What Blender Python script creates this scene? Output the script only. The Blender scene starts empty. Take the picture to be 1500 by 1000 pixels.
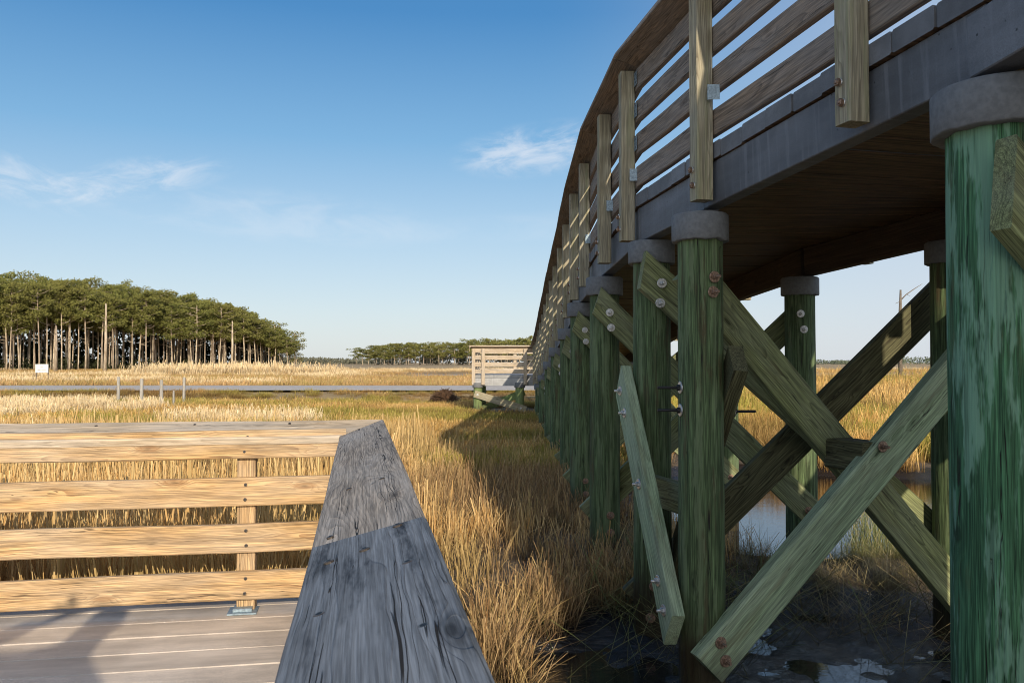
import bpy, bmesh, math, random
from mathutils import Vector, Matrix, Euler, noise
R = math.radians
scn = bpy.context.scene
COL = scn.collection
ZC = 1.70                                   # camera height above the mud
rnd = random.Random(7)

# ------------------------------------------------------------------ node helper
class NT:
    def __init__(s, mat_or_world):
        mat_or_world.use_nodes = True
        s.t = mat_or_world.node_tree
        s.t.nodes.clear()
    def n(s, typ, **kw):
        nd = s.t.nodes.new(typ)
        for k, v in kw.items():
            if k.startswith('_'): setattr(nd, k[1:], v)
        return nd
    def put(s, sock, v):
        if v is None: return
        if isinstance(v, bpy.types.NodeSocket): s.t.links.new(v, sock)
        else:
            if isinstance(v, tuple) and len(v) == 3 and sock.type == 'RGBA': v = v + (1,)
            sock.default_value = v
    def math(s, op, a, b=None, c=None, clamp=False):
        nd = s.t.nodes.new('ShaderNodeMath'); nd.operation = op; nd.use_clamp = clamp
        s.put(nd.inputs[0], a); s.put(nd.inputs[1], b)
        if c is not None: s.put(nd.inputs[2], c)
        return nd.outputs[0]
    def vmath(s, op, a, b=None):
        nd = s.t.nodes.new('ShaderNodeVectorMath'); nd.operation = op
        s.put(nd.inputs[0], a); s.put(nd.inputs[1], b)
        return nd.outputs['Value'] if op in ('LENGTH', 'DISTANCE', 'DOT_PRODUCT') else nd.outputs[0]
    def noise(s, vec, scale=1.0, detail=3.0, rough=.55, dist=0.0):
        nd = s.t.nodes.new('ShaderNodeTexNoise'); s.put(nd.inputs['Vector'], vec)
        nd.inputs['Scale'].default_value = scale; nd.inputs['Detail'].default_value = detail
        nd.inputs['Roughness'].default_value = rough; nd.inputs['Distortion'].default_value = dist
        return nd.outputs['Fac'], nd.outputs['Color']
    def voro(s, vec, scale=1.0, feature='F1', rand=1.0):
        nd = s.t.nodes.new('ShaderNodeTexVoronoi'); s.put(nd.inputs['Vector'], vec)
        nd.feature = feature; nd.inputs['Scale'].default_value = scale; nd.inputs['Randomness'].default_value = rand
        return nd.outputs['Distance']
    def ramp(s, f, stops):
        nd = s.t.nodes.new('ShaderNodeValToRGB'); s.put(nd.inputs[0], f)
        e = nd.color_ramp.elements
        while len(e) < len(stops): e.new(.5)
        for i, (p, c) in enumerate(stops):
            e[i].position = p
            e[i].color = (c if isinstance(c, tuple) else (c, c, c)) + (1,)
        return nd.outputs[0]
    def mix(s, f, a, b, mode='MIX'):
        nd = s.t.nodes.new('ShaderNodeMix'); nd.data_type = 'RGBA'; nd.blend_type = mode
        s.put(nd.inputs['Factor'], f); s.put(nd.inputs[6], a); s.put(nd.inputs[7], b)
        return nd.outputs[2]
    def mr(s, v, a, b, c=0.0, d=1.0, smooth=True):
        nd = s.t.nodes.new('ShaderNodeMapRange'); nd.clamp = True
        if smooth: nd.interpolation_type = 'SMOOTHSTEP'
        s.put(nd.inputs[0], v)
        for i, x in enumerate((a, b, c, d)): nd.inputs[i+1].default_value = x
        return nd.outputs[0]
    def sep(s, v):
        nd = s.t.nodes.new('ShaderNodeSeparateXYZ'); s.put(nd.inputs[0], v); return nd.outputs
    def comb(s, x, y, z):
        nd = s.t.nodes.new('ShaderNodeCombineXYZ')
        for i, v in enumerate((x, y, z)): s.put(nd.inputs[i], v)
        return nd.outputs[0]
    def attr(s, name, out='Vector'):
        nd = s.t.nodes.new('ShaderNodeAttribute'); nd.attribute_name = name; return nd.outputs[out]
    def geo(s, out='Position'): return s.t.nodes.new('ShaderNodeNewGeometry').outputs[out]
    def bump(s, h, strength=.3, dist=.01, normal=None):
        nd = s.t.nodes.new('ShaderNodeBump'); nd.inputs['Strength'].default_value = strength
        nd.inputs['Distance'].default_value = dist; s.put(nd.inputs['Height'], h)
        if normal is not None: s.put(nd.inputs['Normal'], normal)
        return nd.outputs[0]
    def out(s, color, rough=.8, normal=None, metal=0.0, spec=.3, surf='Surface'):
        b = s.t.nodes.new('ShaderNodeBsdfPrincipled'); o = s.t.nodes.new('ShaderNodeOutputMaterial')
        s.put(b.inputs['Base Color'], color); s.put(b.inputs['Roughness'], rough)
        s.put(b.inputs['Metallic'], metal); s.put(b.inputs['Specular IOR Level'], spec)
        if normal is not None: s.put(b.inputs['Normal'], normal)
        s.t.links.new(b.outputs[0], o.inputs[0])
        return b, o

def scalev(nt, v, x, y, z):
    return nt.vmath('MULTIPLY', v, (x, y, z))

def wood(name, early, late, ringf=170, ringamt=.7, fibre=.5, grey=None, greyamt=0.0, crack=0.0, stain=.3,
         staincol=(.05, .045, .04), knots=True, rough=.8, bumps=.35, wetline=None, streak=None, distort=.035, ends=0.0):
    m = bpy.data.materials.new(name); nt = NT(m)
    g = nt.attr('gc')
    lo = nt.noise(scalev(nt, g, .9, 5, 5), 1.0, 2.0)[1]
    lo2 = nt.noise(scalev(nt, g, 4.0, 14, 14), 1.0, 2.0)[1]
    d1 = nt.vmath('MULTIPLY', nt.vmath('SUBTRACT', lo, (.5, .5, .5)), (0, distort*4, distort*4))
    d2 = nt.vmath('MULTIPLY', nt.vmath('SUBTRACT', lo2, (.5, .5, .5)), (0, distort*.6, distort*.6))
    gg = nt.vmath('ADD', nt.vmath('ADD', g, d1), d2)
    kd = nt.voro(scalev(nt, g, 1.9, 7.0, 2.5), 1.0, 'F1')
    kn = nt.mr(kd, .0, .22, 1.0, 0.0)
    sx = nt.sep(gg)
    r = nt.math('SQRT', nt.math('ADD', nt.math('MULTIPLY', sx[1], sx[1]), nt.math('MULTIPLY', sx[2], sx[2])))
    if knots: r = nt.math('ADD', r, nt.math('MULTIPLY', kn, .03))
    w = nt.math('FRACT', nt.math('MULTIPLY', r, ringf))
    ring = nt.ramp(w, [(0, 0.0), (.45, .12), (.8, .75), (.93, 1.0), (1.0, 0.0)])
    rv = nt.noise(scalev(nt, g, 2.6, 26, 26), 1.0, 3.0, .6)[0]
    ring = nt.math('MULTIPLY', ring, nt.mr(rv, .30, .62, .22, 1.0))
    fb = nt.noise(scalev(nt, g, 7, 330, 330), 1.0, 2.0)[0]
    fb2 = nt.noise(scalev(nt, g, 2.2, 70, 70), 1.0, 3.0)[0]
    col = nt.mix(nt.math('MULTIPLY', ring, ringamt), early, late)
    fmix = nt.mr(fb, .3, .7, 1 - .45*fibre, 1 + .25*fibre)
    col = nt.mix(1.0, col, nt.comb(fmix, fmix, fmix), 'MULTIPLY')
    f2 = nt.mr(fb2, .3, .7, 1 - .35*fibre, 1 + .25*fibre)
    col = nt.mix(1.0, col, nt.comb(f2, f2, f2), 'MULTIPLY')
    if grey is not None:
        gm = nt.noise(scalev(nt, g, 1.4, 6, 6), 1.0, 4.0, .6)[0]
        gm = nt.mr(gm, .3, .7, max(0, greyamt-.3), min(1, greyamt+.3))
        gcol = nt.mix(nt.math('MULTIPLY', ring, .45), grey, tuple(c*.5 for c in grey))
        f3 = nt.mr(fb, .25, .75, .7, 1.25)
        gcol = nt.mix(1.0, gcol, nt.comb(f3, f3, f3), 'MULTIPLY')
        col = nt.mix(gm, col, gcol)
    if stain > 0:
        sn = nt.noise(scalev(nt, g, 2.5, 16, 16), 1.0, 5.0, .65)[0]
        col = nt.mix(nt.mr(sn, .52, .72, 0, stain), col, staincol)
    if knots:
        kcore = nt.mr(kd, .035, .085, 1.0, 0.0)
        krim = nt.math('MULTIPLY', nt.mr(kd, .05, .085), nt.mr(kd, .085, .15, 1.0, 0.0))
        col = nt.mix(nt.math('MULTIPLY', kcore, .8), col, tuple(c*.35 for c in late))
        col = nt.mix(nt.math('MULTIPLY', krim, .5), col, late)
    height = nt.math('SUBTRACT', nt.math('MULTIPLY', fb2, .6), nt.math('MULTIPLY', ring, .5))
    height = nt.math('ADD', height, nt.math('MULTIPLY', fb, .4))
    # checks: long thin dark splits
    if crack > 0:
        cg = nt.vmath('ADD', g, nt.vmath('MULTIPLY', nt.vmath('SUBTRACT', lo2, (.5, .5, .5)), (0, .02, .02)))
        cv = nt.math('ABSOLUTE', nt.math('SUBTRACT', nt.noise(scalev(nt, cg, .75, 62, 62), 1.0, 1.5, .4)[0], .5))
        ck = nt.mr(cv, 0.004, .016, 1.0, 0.0)
        cm = nt.noise(scalev(nt, g, 1.5, 24, 24), 1.0, 2.0)[0]
        ck = nt.math('MULTIPLY', ck, nt.mr(cm, .53, .61, 0, crack))
        col = nt.mix(ck, col, (.022, .018, .015))
        height = nt.math('SUBTRACT', height, nt.math('MULTIPLY', ck, 2.5))
    if streak is not None:
        sc_ = streak[2] if len(streak) > 2 else (1.1, 22)
        st = nt.noise(scalev(nt, g, sc_[0], sc_[1], sc_[1]), 1.0, 5.0, .68)[0]
        col = nt.mix(nt.mr(st, .51, .58 if len(streak) > 2 else .60, 0, streak[1]), col, streak[0])
        st2 = nt.noise(scalev(nt, nt.vmath('ADD', g, (3.3, .4, .1)), 2.0, 60, 60), 1.0, 3.0, .6)[0]
        col = nt.mix(nt.mr(st2, .5, .68, 0, .5), col, tuple(c*.30 for c in early))
    if wetline is not None:
        z = nt.sep(nt.geo())[2]
        zn = nt.math('ADD', z, nt.math('MULTIPLY', nt.math('SUBTRACT', nt.noise(nt.geo(), 9.0, 3.0)[0], .5), .25))
        col = nt.mix(nt.mr(zn, wetline-.10, wetline+.22, .9, 0), col, (.035, .022, .012))
        rough = nt.mr(zn, wetline-.15, wetline+.15, .35, rough)
    nrm = nt.bump(height, bumps, .004)
    nt.out(col, rough, nrm, spec=.25)
    return m

def simple(name, col, rough=.6, metal=0.0, nscale=40, namt=.25, bumps=.15, spec=.4):
    m = bpy.data.materials.new(name); nt = NT(m)
    p = nt.t.nodes.new('ShaderNodeTexCoord').outputs['Object']
    f = nt.noise(p, nscale, 5.0, .6)[0]
    k = nt.mr(f, .3, .7, 1-namt, 1+namt)
    c = nt.mix(1.0, col, nt.comb(k, k, k), 'MULTIPLY')
    nt.out(c, rough, nt.bump(f, bumps, .004), metal, spec)
    return m

M = {}
M['rail_gold'] = wood('golden_pine', (.58, .37, .17), (.26, .125, .05), 135, .75, 1.0, stain=.42, staincol=(.15, .10, .06), crack=.7, grey=(.48, .39, .29), greyamt=.30, bumps=.5)  # golden tan base colour of the deck railing boards
M['cap_pale'] = wood('pale_cap_wood', (.58, .45, .30), (.30, .19, .10), 150, .6, .9, stain=.3, staincol=(.18, .135, .09), crack=.8, grey=(.52, .46, .39), greyamt=.45, bumps=.5)
M['cap_grey'] = wood('weathered_cap_wood', (.38, .31, .24), (.11, .085, .065), 85, .62, 1.1, stain=.6, staincol=(.11, .10, .09), crack=1.0, grey=(.40, .365, .33), greyamt=.50, bumps=.9, distort=.055)
M['cap_shadowed'] = wood('weathered_cap_wood_shadow_toned', (0.111, 0.123, 0.139), (0.033, 0.038, 0.048), 80, .6, 1.25, stain=.97, staincol=(0.013, 0.018, 0.027), crack=1.0, grey=(0.246, 0.267, 0.295), greyamt=.52, bumps=1.0, distort=.022)  # weathered wood, with the shadow over the nearest board put into its bluish colour
M['post_wood'] = wood('treated_post_wood', (.43, .37, .245), (.17, .125, .07), 110, .8, .8, stain=.3, staincol=(.12, .10, .06), crack=.8, grey=(.36, .34, .27), greyamt=.3, streak=((.28, .28, .15), .5))
M['rail_brown'] = wood('weathered_rail_wood', (0.310, 0.220, 0.145), (0.085, 0.055, 0.035), 105, .8, 1.0, stain=.45, staincol=(0.050, 0.040, 0.035), crack=.9, grey=(0.290, 0.260, 0.235), greyamt=.45)
M['brace_green'] = wood('green_treated_brace_wood', (0.244, 0.269, 0.118), (0.067, 0.071, 0.027), 90, .85, 1.0, stain=.4, staincol=(0.101, 0.067, 0.034), crack=.8, grey=(0.235, 0.252, 0.168), greyamt=.3)
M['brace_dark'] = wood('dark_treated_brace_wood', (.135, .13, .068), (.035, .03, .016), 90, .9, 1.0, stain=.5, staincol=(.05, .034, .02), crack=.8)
M['brace_teal'] = wood('pale_green_brace_wood', (0.310, 0.396, 0.228), (0.112, 0.163, 0.077), 75, .65, 1.0, stain=.45, staincol=(0.172, 0.138, 0.077), crack=.8, grey=(0.361, 0.421, 0.292), greyamt=.4, wetline=.12)
M['pile_green'] = wood('green_treated_pile', (0.105, 0.152, 0.069), (0.035, 0.048, 0.023), 45, .4, 1.3, stain=.92, staincol=(0.082, 0.062, 0.033), crack=1.0, knots=True, streak=((0.172, 0.218, 0.117), .6, (1.6, 21)), wetline=.30, bumps=.8)
M['pile_near'] = wood('bright_green_treated_pile', (0.075, 0.189, 0.092), (0.030, 0.075, 0.037), 45, .4, 1.3, stain=.85, staincol=(0.084, 0.092, 0.044), crack=1.0, knots=True, streak=((0.211, 0.370, 0.255), .75, (1.4, 10)), wetline=.10, bumps=.9)
M['far_pile'] = wood('far_green_pile', (.22, .28, .11), (.08, .12, .05), 60, .4, .9, stain=.4, wetline=.35)

def m_composite(name, c1, under=None, sparkle=True, vert=False):
    m = bpy.data.materials.new(name); nt = NT(m)
    g = nt.attr('gc'); pos = nt.geo()
    bd = nt.attr('bid', 'Fac')
    f = nt.noise(g, 260, 3.0, .7)[0]
    f2 = nt.noise(scalev(nt, g, 1.5, 9, 9), 1.0, 5.0, .65)[0]
    f3 = nt.noise(pos, 2.6, 5.0, .6)[0]
    k = nt.math('MULTIPLY', nt.mr(f, .3, .7, .8, 1.2), nt.mr(f2, .3, .7, .82, 1.16))
    k = nt.math('MULTIPLY', k, nt.mr(f3, .3, .7, .82, 1.15))
    k = nt.math('MULTIPLY', k, nt.mr(bd, 0, 1, .86, 1.12, False))
    c = nt.mix(1.0, c1, nt.comb(k, k, k), 'MULTIPLY')
    h = f
    if vert:     # vertical rain streaks and holes
        vs = nt.noise(scalev(nt, g, 26, 1.5, 1.5), 1.0, 4.0, .6)[0]
        c = nt.mix(nt.mr(vs, .5, .7, 0, .45), c, tuple(x*1.7 for x in c1))
        hole = nt.mr(nt.voro(scalev(nt, g, 16, 16, 16), 1.0), .05, .09, 1.0, 0.0)
        c = nt.mix(nt.math('MULTIPLY', hole, .8), c, (.01, .01, .01))
    if sparkle:
        sp = nt.noise(scalev(nt, g, 90, 160, 160), 1.0, 2.0, .8)[0]
        w = nt.math('ABSOLUTE', nt.sep(nt.attr('lc'))[1])
        edge = nt.mr(w, .080, .110, 0, .015)
        area = nt.mr(nt.noise(scalev(nt, pos, .8, 3.0, 1), 1.0, 3.0)[0], .44, .66, -.06, .075)
        sm = nt.math('GREATER_THAN', sp, nt.math('SUBTRACT', .675, nt.math('ADD', edge, area)))
        c = nt.mix(nt.math('MULTIPLY', sm, .7), c, (.80, .74, .66))
        rough = .45
    if under:
        nz = nt.sep(nt.geo('Normal'))[2]
        un = nt.noise(scalev(nt, g, 2.5, 70, 70), 1.0, 4.0, .65)[0]
        uc = nt.mix(nt.mr(un, .35, .65), tuple(x*.45 for x in under), tuple(x*1.5 for x in under))
        c = nt.mix(nt.math('LESS_THAN', nz, -.5), c, uc)
    nt.out(c, .6, nt.bump(h, .35, .003), spec=.35)
    return m
M['deck_floor'] = m_composite('grey_composite_deck', (.60, .515, .43))
M['bridge_plank'] = m_composite('grey_composite_plank', (.155, .158, .168), under=(.125, .076, .043), sparkle=False)
M['fascia'] = m_composite('grey_fascia_board', (.140, .147, .162), sparkle=False, vert=True)
M['fascia_pale'] = m_composite('pale_fascia_board', (.30, .30, .30), sparkle=False, vert=True)
M['beam_brown'] = wood('brown_beam', (.085, .06, .042), (.03, .02, .014), 120, .6, .8, stain=.4)
M['collar'] = simple('grey_pile_collar', (.155, .158, .162), .8, 0, 45, .15, .6)
M['steel'] = simple('galvanised_steel', (.50, .50, .50), .42, .75, 90, .3, .2)
M['rust'] = simple('rusty_steel', (.26, .17, .12), .5, .55, 120, .5, .4)
M['screw'] = simple('dark_screw_head', (.10, .085, .075), .45, .6, 120, .4, .3)
M['bracket'] = simple('zinc_bracket', (.26, .33, .38), .5, .4, 90, .3, .2)
M['hole'] = simple('dark_hole', (.01, .01, .012), .6)
M['lodge'] = simple('dead_stalk_heap', (.10, .055, .03), .9, 0, 6, .5)
M['white'] = simple('painted_white', (.75, .74, .68), .6, 0, 20, .12)
M['ink'] = simple('faded_ink', (.30, .27, .25), .7)
M['post_grey'] = wood('pale_weathered_post', (.42, .39, .34), (.22, .19, .16), 60, .4, .8, stain=.3)
M['snag'] = simple('bare_bark', (.16, .13, .10), .9, 0, 20, .4)

# ------------------------------------------------------------------ mesh builder
class MB:
    def __init__(s): s.v = []; s.f = []; s.gc = []; s.lc = []; s.mi = []; s.bid = []; s.sm = []
    def add(s, vs, fs, gcs=None, lcs=None, mi=0, bid=None, smooth=False):
        o = len(s.v); b = rnd.random() if bid is None else bid
        s.v += [tuple(v) for v in vs]; s.gc += [tuple(v) for v in (gcs or vs)]; s.lc += [tuple(v) for v in (lcs or gcs or vs)]
        s.bid += [b]*len(vs)
        s.f += [tuple(i+o for i in f) for f in fs]; s.mi += [mi]*len(fs); s.sm += [smooth]*len(fs)
    def build(s, name, mats, parent=None):
        me = bpy.data.meshes.new(name); me.from_pydata(s.v, [], s.f)
        if not isinstance(mats, (list, tuple)): mats = [mats]
        for m in mats: me.materials.append(m)
        me.polygons.foreach_set('material_index', s.mi)
        me.polygons.foreach_set('use_smooth', s.sm)
        for nm, data in (('gc', s.gc), ('lc', s.lc)):
            a = me.attributes.new(nm, 'FLOAT_VECTOR', 'POINT')
            a.data.foreach_set('vector', [c for v in data for c in v])
        a = me.attributes.new('bid', 'FLOAT', 'POINT'); a.data.foreach_set('value', s.bid)
        me.update()
        o = bpy.data.objects.new(name, me); COL.objects.link(o)
        if parent is not None: par(o, parent)
        return o
WM = {}
def par(o, p):
    o.parent = p
    o.matrix_parent_inverse = WM.get(p.name, Matrix.Identity(4)).inverted()
def thing(name, loc, label, cat, group=None):
    o = bpy.data.objects.new(name, None); COL.objects.link(o); o.location = loc
    o.empty_display_size = .3
    WM[o.name] = Matrix.Translation(Vector(loc))
    tag(o, label, cat, group); return o
def tag(o, label=None, cat=None, group=None, kind=None):
    if label: o['label'] = label
    if cat: o['category'] = cat
    if group: o['group'] = group
    if kind: o['kind'] = kind
    return o

def board(mb, p0, p1, w, t, up=(0, 0, 1), bev=.004, skew0=0, skew1=0, wob=.0015, seg=.35, mi=0, tskew=0, tskew1=0):
    """plank from p0 to p1; width w lies along up (made square to the axis), thickness t across"""
    p0 = Vector(p0); p1 = Vector(p1); ax = p1-p0; L = ax.length; ax.normalize()
    up = Vector(up); wy = (up - ax*up.dot(ax)).normalized(); tz = ax.cross(wy).normalized()
    hw, ht = w/2, t/2
    b = min(bev, ht*.4)
    prof = [(-hw+b, -ht), (hw-b, -ht), (hw, -ht+b), (hw, ht-b), (hw-b, ht), (-hw+b, ht), (-hw, ht-b), (-hw, -ht+b)]
    n = max(1, int(L/seg)); vs = []; gs = []; ls = []
    go = (rnd.uniform(0, 60), rnd.choice((-1, 1))*rnd.uniform(.0, .05), rnd.uniform(.035, .11)); ph = rnd.uniform(0, 99)
    for i in range(n+1):
        x = L*i/n
        wv = wob*noise.noise(Vector((x*1.1+ph, ph, 0)))*2; wt = wob*noise.noise(Vector((x*1.3, ph+5, 3)))*2
        for (a, c) in prof:
            xx = x
            if i == 0: xx = x + skew0*a + tskew*c
            if i == n: xx = x + skew1*a + tskew1*c
            e = wob*.5*noise.noise(Vector((xx*6+ph, a*30, c*30)))
            vs.append(p0 + ax*xx + wy*(a+wv) + tz*(c+wt+e))
            gs.append((xx+go[0], a+go[1], c+go[2])); ls.append((xx, a, c))
    fs = []
    for i in range(n):
        for j in range(8):
            a = i*8+j; bq = i*8+(j+1) % 8
            fs.append((a, a+8, bq+8, bq))
    fs.append(tuple(range(8))); fs.append(tuple(n*8+j for j in reversed(range(8))))
    mb.add(vs, fs, gs, ls, mi)
def one_board(name, parent, mat, *a, **k):
    mb = MB(); board(mb, *a, **k); return mb.build(name, mat, parent)

def lathe(mb, cx, cy, prof, n=28, wob=0.0, mi=0, smooth=True, cap=True, seed=0):
    go = (rnd.uniform(0, 50), rnd.uniform(-.3, .3), rnd.uniform(-.3, .3))
    vs = []; gs = []
    for (z, r) in prof:
        for j in range(n):
            a = 2*math.pi*j/n
            rr = r*(1+wob*noise.noise(Vector((math.cos(a)*1.7+seed, math.sin(a)*1.7, z*1.3))))
            vs.append((cx+rr*math.cos(a), cy+rr*math.sin(a), z)); gs.append((z+go[0], rr*math.cos(a)+go[1], rr*math.sin(a)+go[2]))
    fs = []; m = len(prof)
    for i in range(m-1):
        for j in range(n):
            a = i*n+j; b = i*n+(j+1) % n
            fs.append((a, b, b+n, a+n))
    mb.add(vs, fs, gs, None, mi, smooth=smooth)
    if cap:
        mb.add([vs[(m-1)*n+j] for j in range(n)], [tuple(range(n))], [gs[(m-1)*n+j] for j in range(n)], None, mi)
        mb.add([vs[j] for j in range(n)], [tuple(reversed(range(n)))], [gs[j] for j in range(n)], None, mi)

def tube(mb, pts, rads, n=8, mi=0, cap=True):
    rings = []; vs = []; gs = []; L = 0
    for i, p in enumerate(pts):
        p = Vector(p); q = Vector(pts[min(i+1, len(pts)-1)]); o = Vector(pts[max(i-1, 0)])
        d = (q-o).normalized(); s = d.cross(Vector((.3, .2, .93))).normalized() if abs(d.z) < .95 else d.cross(Vector((1, 0, 0))).normalized()
        u = d.cross(s)
        for j in range(n):
            a = 2*math.pi*j/n
            v = p + (s*math.cos(a)+u*math.sin(a))*rads[i]
            vs.append(v); gs.append((L, rads[i]*math.cos(a), rads[i]*math.sin(a)+.05))
        L += (q-p).length
    fs = []
    for i in range(len(pts)-1):
        for j in range(n):
            a = i*n+j; b = i*n+(j+1) % n; fs.append((a, b, b+n, a+n))
    fs.append(tuple(reversed(range(n)))); fs.append(tuple((len(pts)-1)*n+j for j in range(n)))
    mb.add(vs, fs, gs, None, mi, smooth=True)

# bolt: washer, hex nut and a stub of threaded rod, along +Z
def bolt_mesh(nm, wr, rod, mats):
    mb = MB()
    lathe(mb, 0, 0, [(0, wr), (.004, wr), (.0055, wr*.93), (.0055, wr*.4)], 22, smooth=False)
    lathe(mb, 0, 0, [(.0055, .0155), (.018, .0155), (.020, .013)], 6, smooth=False, mi=1)
    lathe(mb, 0, 0, [(.020, .0075), (.020+rod, .0075), (.021+rod, .006)], 10, mi=1)
    o = mb.build(nm, mats); me = o.data; bpy.data.objects.remove(o); return me
BOLT_S = bolt_mesh('bolt', .030, .018, [M['steel'], M['steel']])
BOLT_R = bolt_mesh('rusty_bolt', .030, .030, [M['rust'], M['rust']])
BOLT_P = bolt_mesh('small_bolt', .015, .002, [M['steel'], M['rust']])
BOLT_L = bolt_mesh('long_bolt', .032, .10, [M['steel'], M['hole']])
def bolt(parent, pos, d, me=None):
    me = me or BOLT_S
    o = bpy.data.objects.new('bolt', me); COL.objects.link(o); par(o, parent)
    o.location = pos; q = Vector(d).normalized().to_track_quat('Z', 'Y')
    o.rotation_mode = 'QUATERNION'; o.rotation_quaternion = q
    o.rotation_quaternion = q @ Euler((0, 0, rnd.uniform(0, 1))).to_quaternion()
    return o

H = lambda h: h + ZC                        # height relative to the camera -> world
def lerp_tab(tab, y, k):
    if y <= tab[0][0]: return tab[0][k]
    for a, b in zip(tab, tab[1:]):
        if y <= b[0]:
            f = (y-a[0])/(b[0]-a[0]); return a[k]*(1-f)+b[k]*f
    return tab[-1][k]

# ================================================================== FOOTBRIDGE
# nodes: left-edge y, left-edge x, right-edge x, right-edge y, deck top (rel. camera)
N = [(-9.0, 3.35, 5.2, -8.6, 1.72), (-6.0, 2.82, 4.5, -5.6, 1.62), (-3.2, 2.32, 3.85, -2.9, 1.50), (-.3, 1.86, 3.28, .0, 1.36),
     (2.60, 1.47, 2.86, 2.98, 1.195), (4.38, .985, 2.75, 4.82, 1.085), (5.33, .800, 2.83, 5.36, 1.055),
     (6.66, .700, 2.35, 6.66, .97), (8.76, .695, 2.31, 8.76, .91), (10.60, .695, 2.31, 10.6, .72), (13.2, .695, 2.31, 13.2, .52),
     (15.7, .695, 2.31, 15.7, .30), (19.0, .695, 2.31, 19.0, -.02), (22.0, .695, 2.31, 22.0, -.28), (24.4, .695, 2.31, 24.4, -.37)]
bridge = thing('footbridge', (1.5, 6, .05), 'long raised timber footbridge on green round piles with braced legs, curving away over the marsh', 'footbridge')
def LX(y): return lerp_tab(N, y, 1)
def DZ(y): return lerp_tab(N, y, 4)
def edge(side, u):
    """u = node index + fraction"""
    i = min(int(u), len(N)-2); f = u-i; a, b = N[i], N[i+1]
    if side == 'L': return Vector((a[1]+(b[1]-a[1])*f, a[0]+(b[0]-a[0])*f, H(a[4]+(b[4]-a[4])*f)))
    return Vector((a[2]+(b[2]-a[2])*f, a[3]+(b[3]-a[3])*f, H(a[4]+(b[4]-a[4])*f)))

# deck planks, one part (surface pattern)
mb = MB(); PT = .082
for i in range(len(N)-1):
    a, b = N[i], N[i+1]
    L = math.hypot(b[0]-a[0], b[1]-a[1]); n = max(2, round(L/.195))
    for k in range(n):
        u0, u1 = i+(k+.012)/n, i+(k+.988)/n
        c = [edge('L', u0), edge('L', u1), edge('R', u1), edge('R', u0)]
        d = (c[3]-c[0]).normalized(); j = rnd.uniform(-.006, .010); dz = rnd.uniform(-.004, .004)
        c[0] = c[0]-d*(.018+j); c[1] = c[1]-d*(.018+j); c[2] = c[2]+d*.02; c[3] = c[3]+d*.02
        mid = (c[0]+c[1])/2; mid2 = (c[2]+c[3])/2
        go = rnd.uniform(0, 50); vs = []; gs = []
        bv = .006
        for (pt, dd) in ((c[0], 0), (c[1], 0), (c[2], 1), (c[3], 1)):
            pass
        segs = 6
        W2 = (c[1]-c[0]).length/2
        rings = []
        for s in range(segs+1):
            f = s/segs
            A = c[0].lerp(c[3], f); B = c[1].lerp(c[2], f); t = (B-A).normalized(); ln = (B-A).length
            for (o_, z_) in ((bv, 0), (ln-bv, 0), (ln, -bv), (ln, -PT+bv), (ln-bv, -PT), (bv, -PT), (0, -PT+bv), (0, -bv)):
                p = A+t*o_; p = Vector((p.x, p.y, p.z+z_+dz)); vs.append(p)
                gs.append((f*2+go, o_-ln/2, z_))
        fs = []
        for s in range(segs):
            for q in range(8):
                x0 = s*8+q; x1 = s*8+(q+1) % 8; fs.append((x0, x1, x1+8, x0+8))
        fs.append(tuple(reversed(range(8)))); fs.append(tuple(segs*8+q for q in range(8)))
        mb.add(vs, fs, gs)
mb.build('deck_planks', M['bridge_plank'], bridge)

# edge beams under the planks
FT, FH = .085, .215
for i in range(len(N)-1):
    for side in 'LR':
        p0 = edge(side, i+.004); p1 = edge(side, i+.996)
        s = 1 if side == 'L' else -1
        d = (p1-p0).normalized(); nrm = Vector((d.y, -d.x, 0)).normalized()*s
        z = Vector((0, 0, -PT-.004-FH/2))
        off = nrm*(FT/2+(.004 if i % 2 else .0))
        one_board('edge_beam', bridge, M['fascia'] if side == 'L' else M['beam_brown'], p0+z+off, p1+z+off, FH, FT, wob=.002, seg=.5)
# outer doubler along the near spans
for i in range(0, 4):
    p0 = edge('L', i+.01); p1 = edge('L', i+.975 if i < 3 else 3.985)
    d = (p1-p0).normalized(); nrm = Vector((d.y, -d.x, 0)).normalized()
    one_board('edge_beam', bridge, M['fascia'], p0-nrm*.055+Vector((0, 0, -.255)), p1-nrm*.055+Vector((0, 0, -.255)), .19, .10)
def pile(parent, x, y, top, r, mat, seed, base=-.5, tilt=(0, 0), collar=True, cr=None, cmat=None):
    mb = MB(); z0, z1 = base, H(top); n = max(6, int((z1-z0)/.12)); prof = []
    for i in range(n+1):
        z = z0+(z1-z0)*i/n; prof.append((z, r*(1.02-.04*(z-z0)/(z1-z0))))
    lathe(mb, x, y, prof, 36, .035, seed=seed)
    p = mb.build('pile', mat, parent)
    if collar:
        cr = cr or r+.028
        mb = MB(); nseg = 44; hb = z1-.012; ht = z1+.128
        lathe(mb, x, y, [(hb, r*.9), (hb, cr-.004), (hb+.006, cr), (ht-.01, cr), (ht, cr-.01)], nseg, .012, seed=seed+9)
        for k, v in enumerate(mb.v):        # chipped, uneven lower rim
            if v[2] < hb+.01:
                a = math.atan2(v[1]-y, v[0]-x)
                dz = .010*noise.noise(Vector((math.cos(a)*4+seed, math.sin(a)*4, 0)))
                mb.v[k] = (v[0], v[1], v[2]+dz)
        mb.build('pile_collar', cmat or M['collar'], p)
    return p

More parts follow.
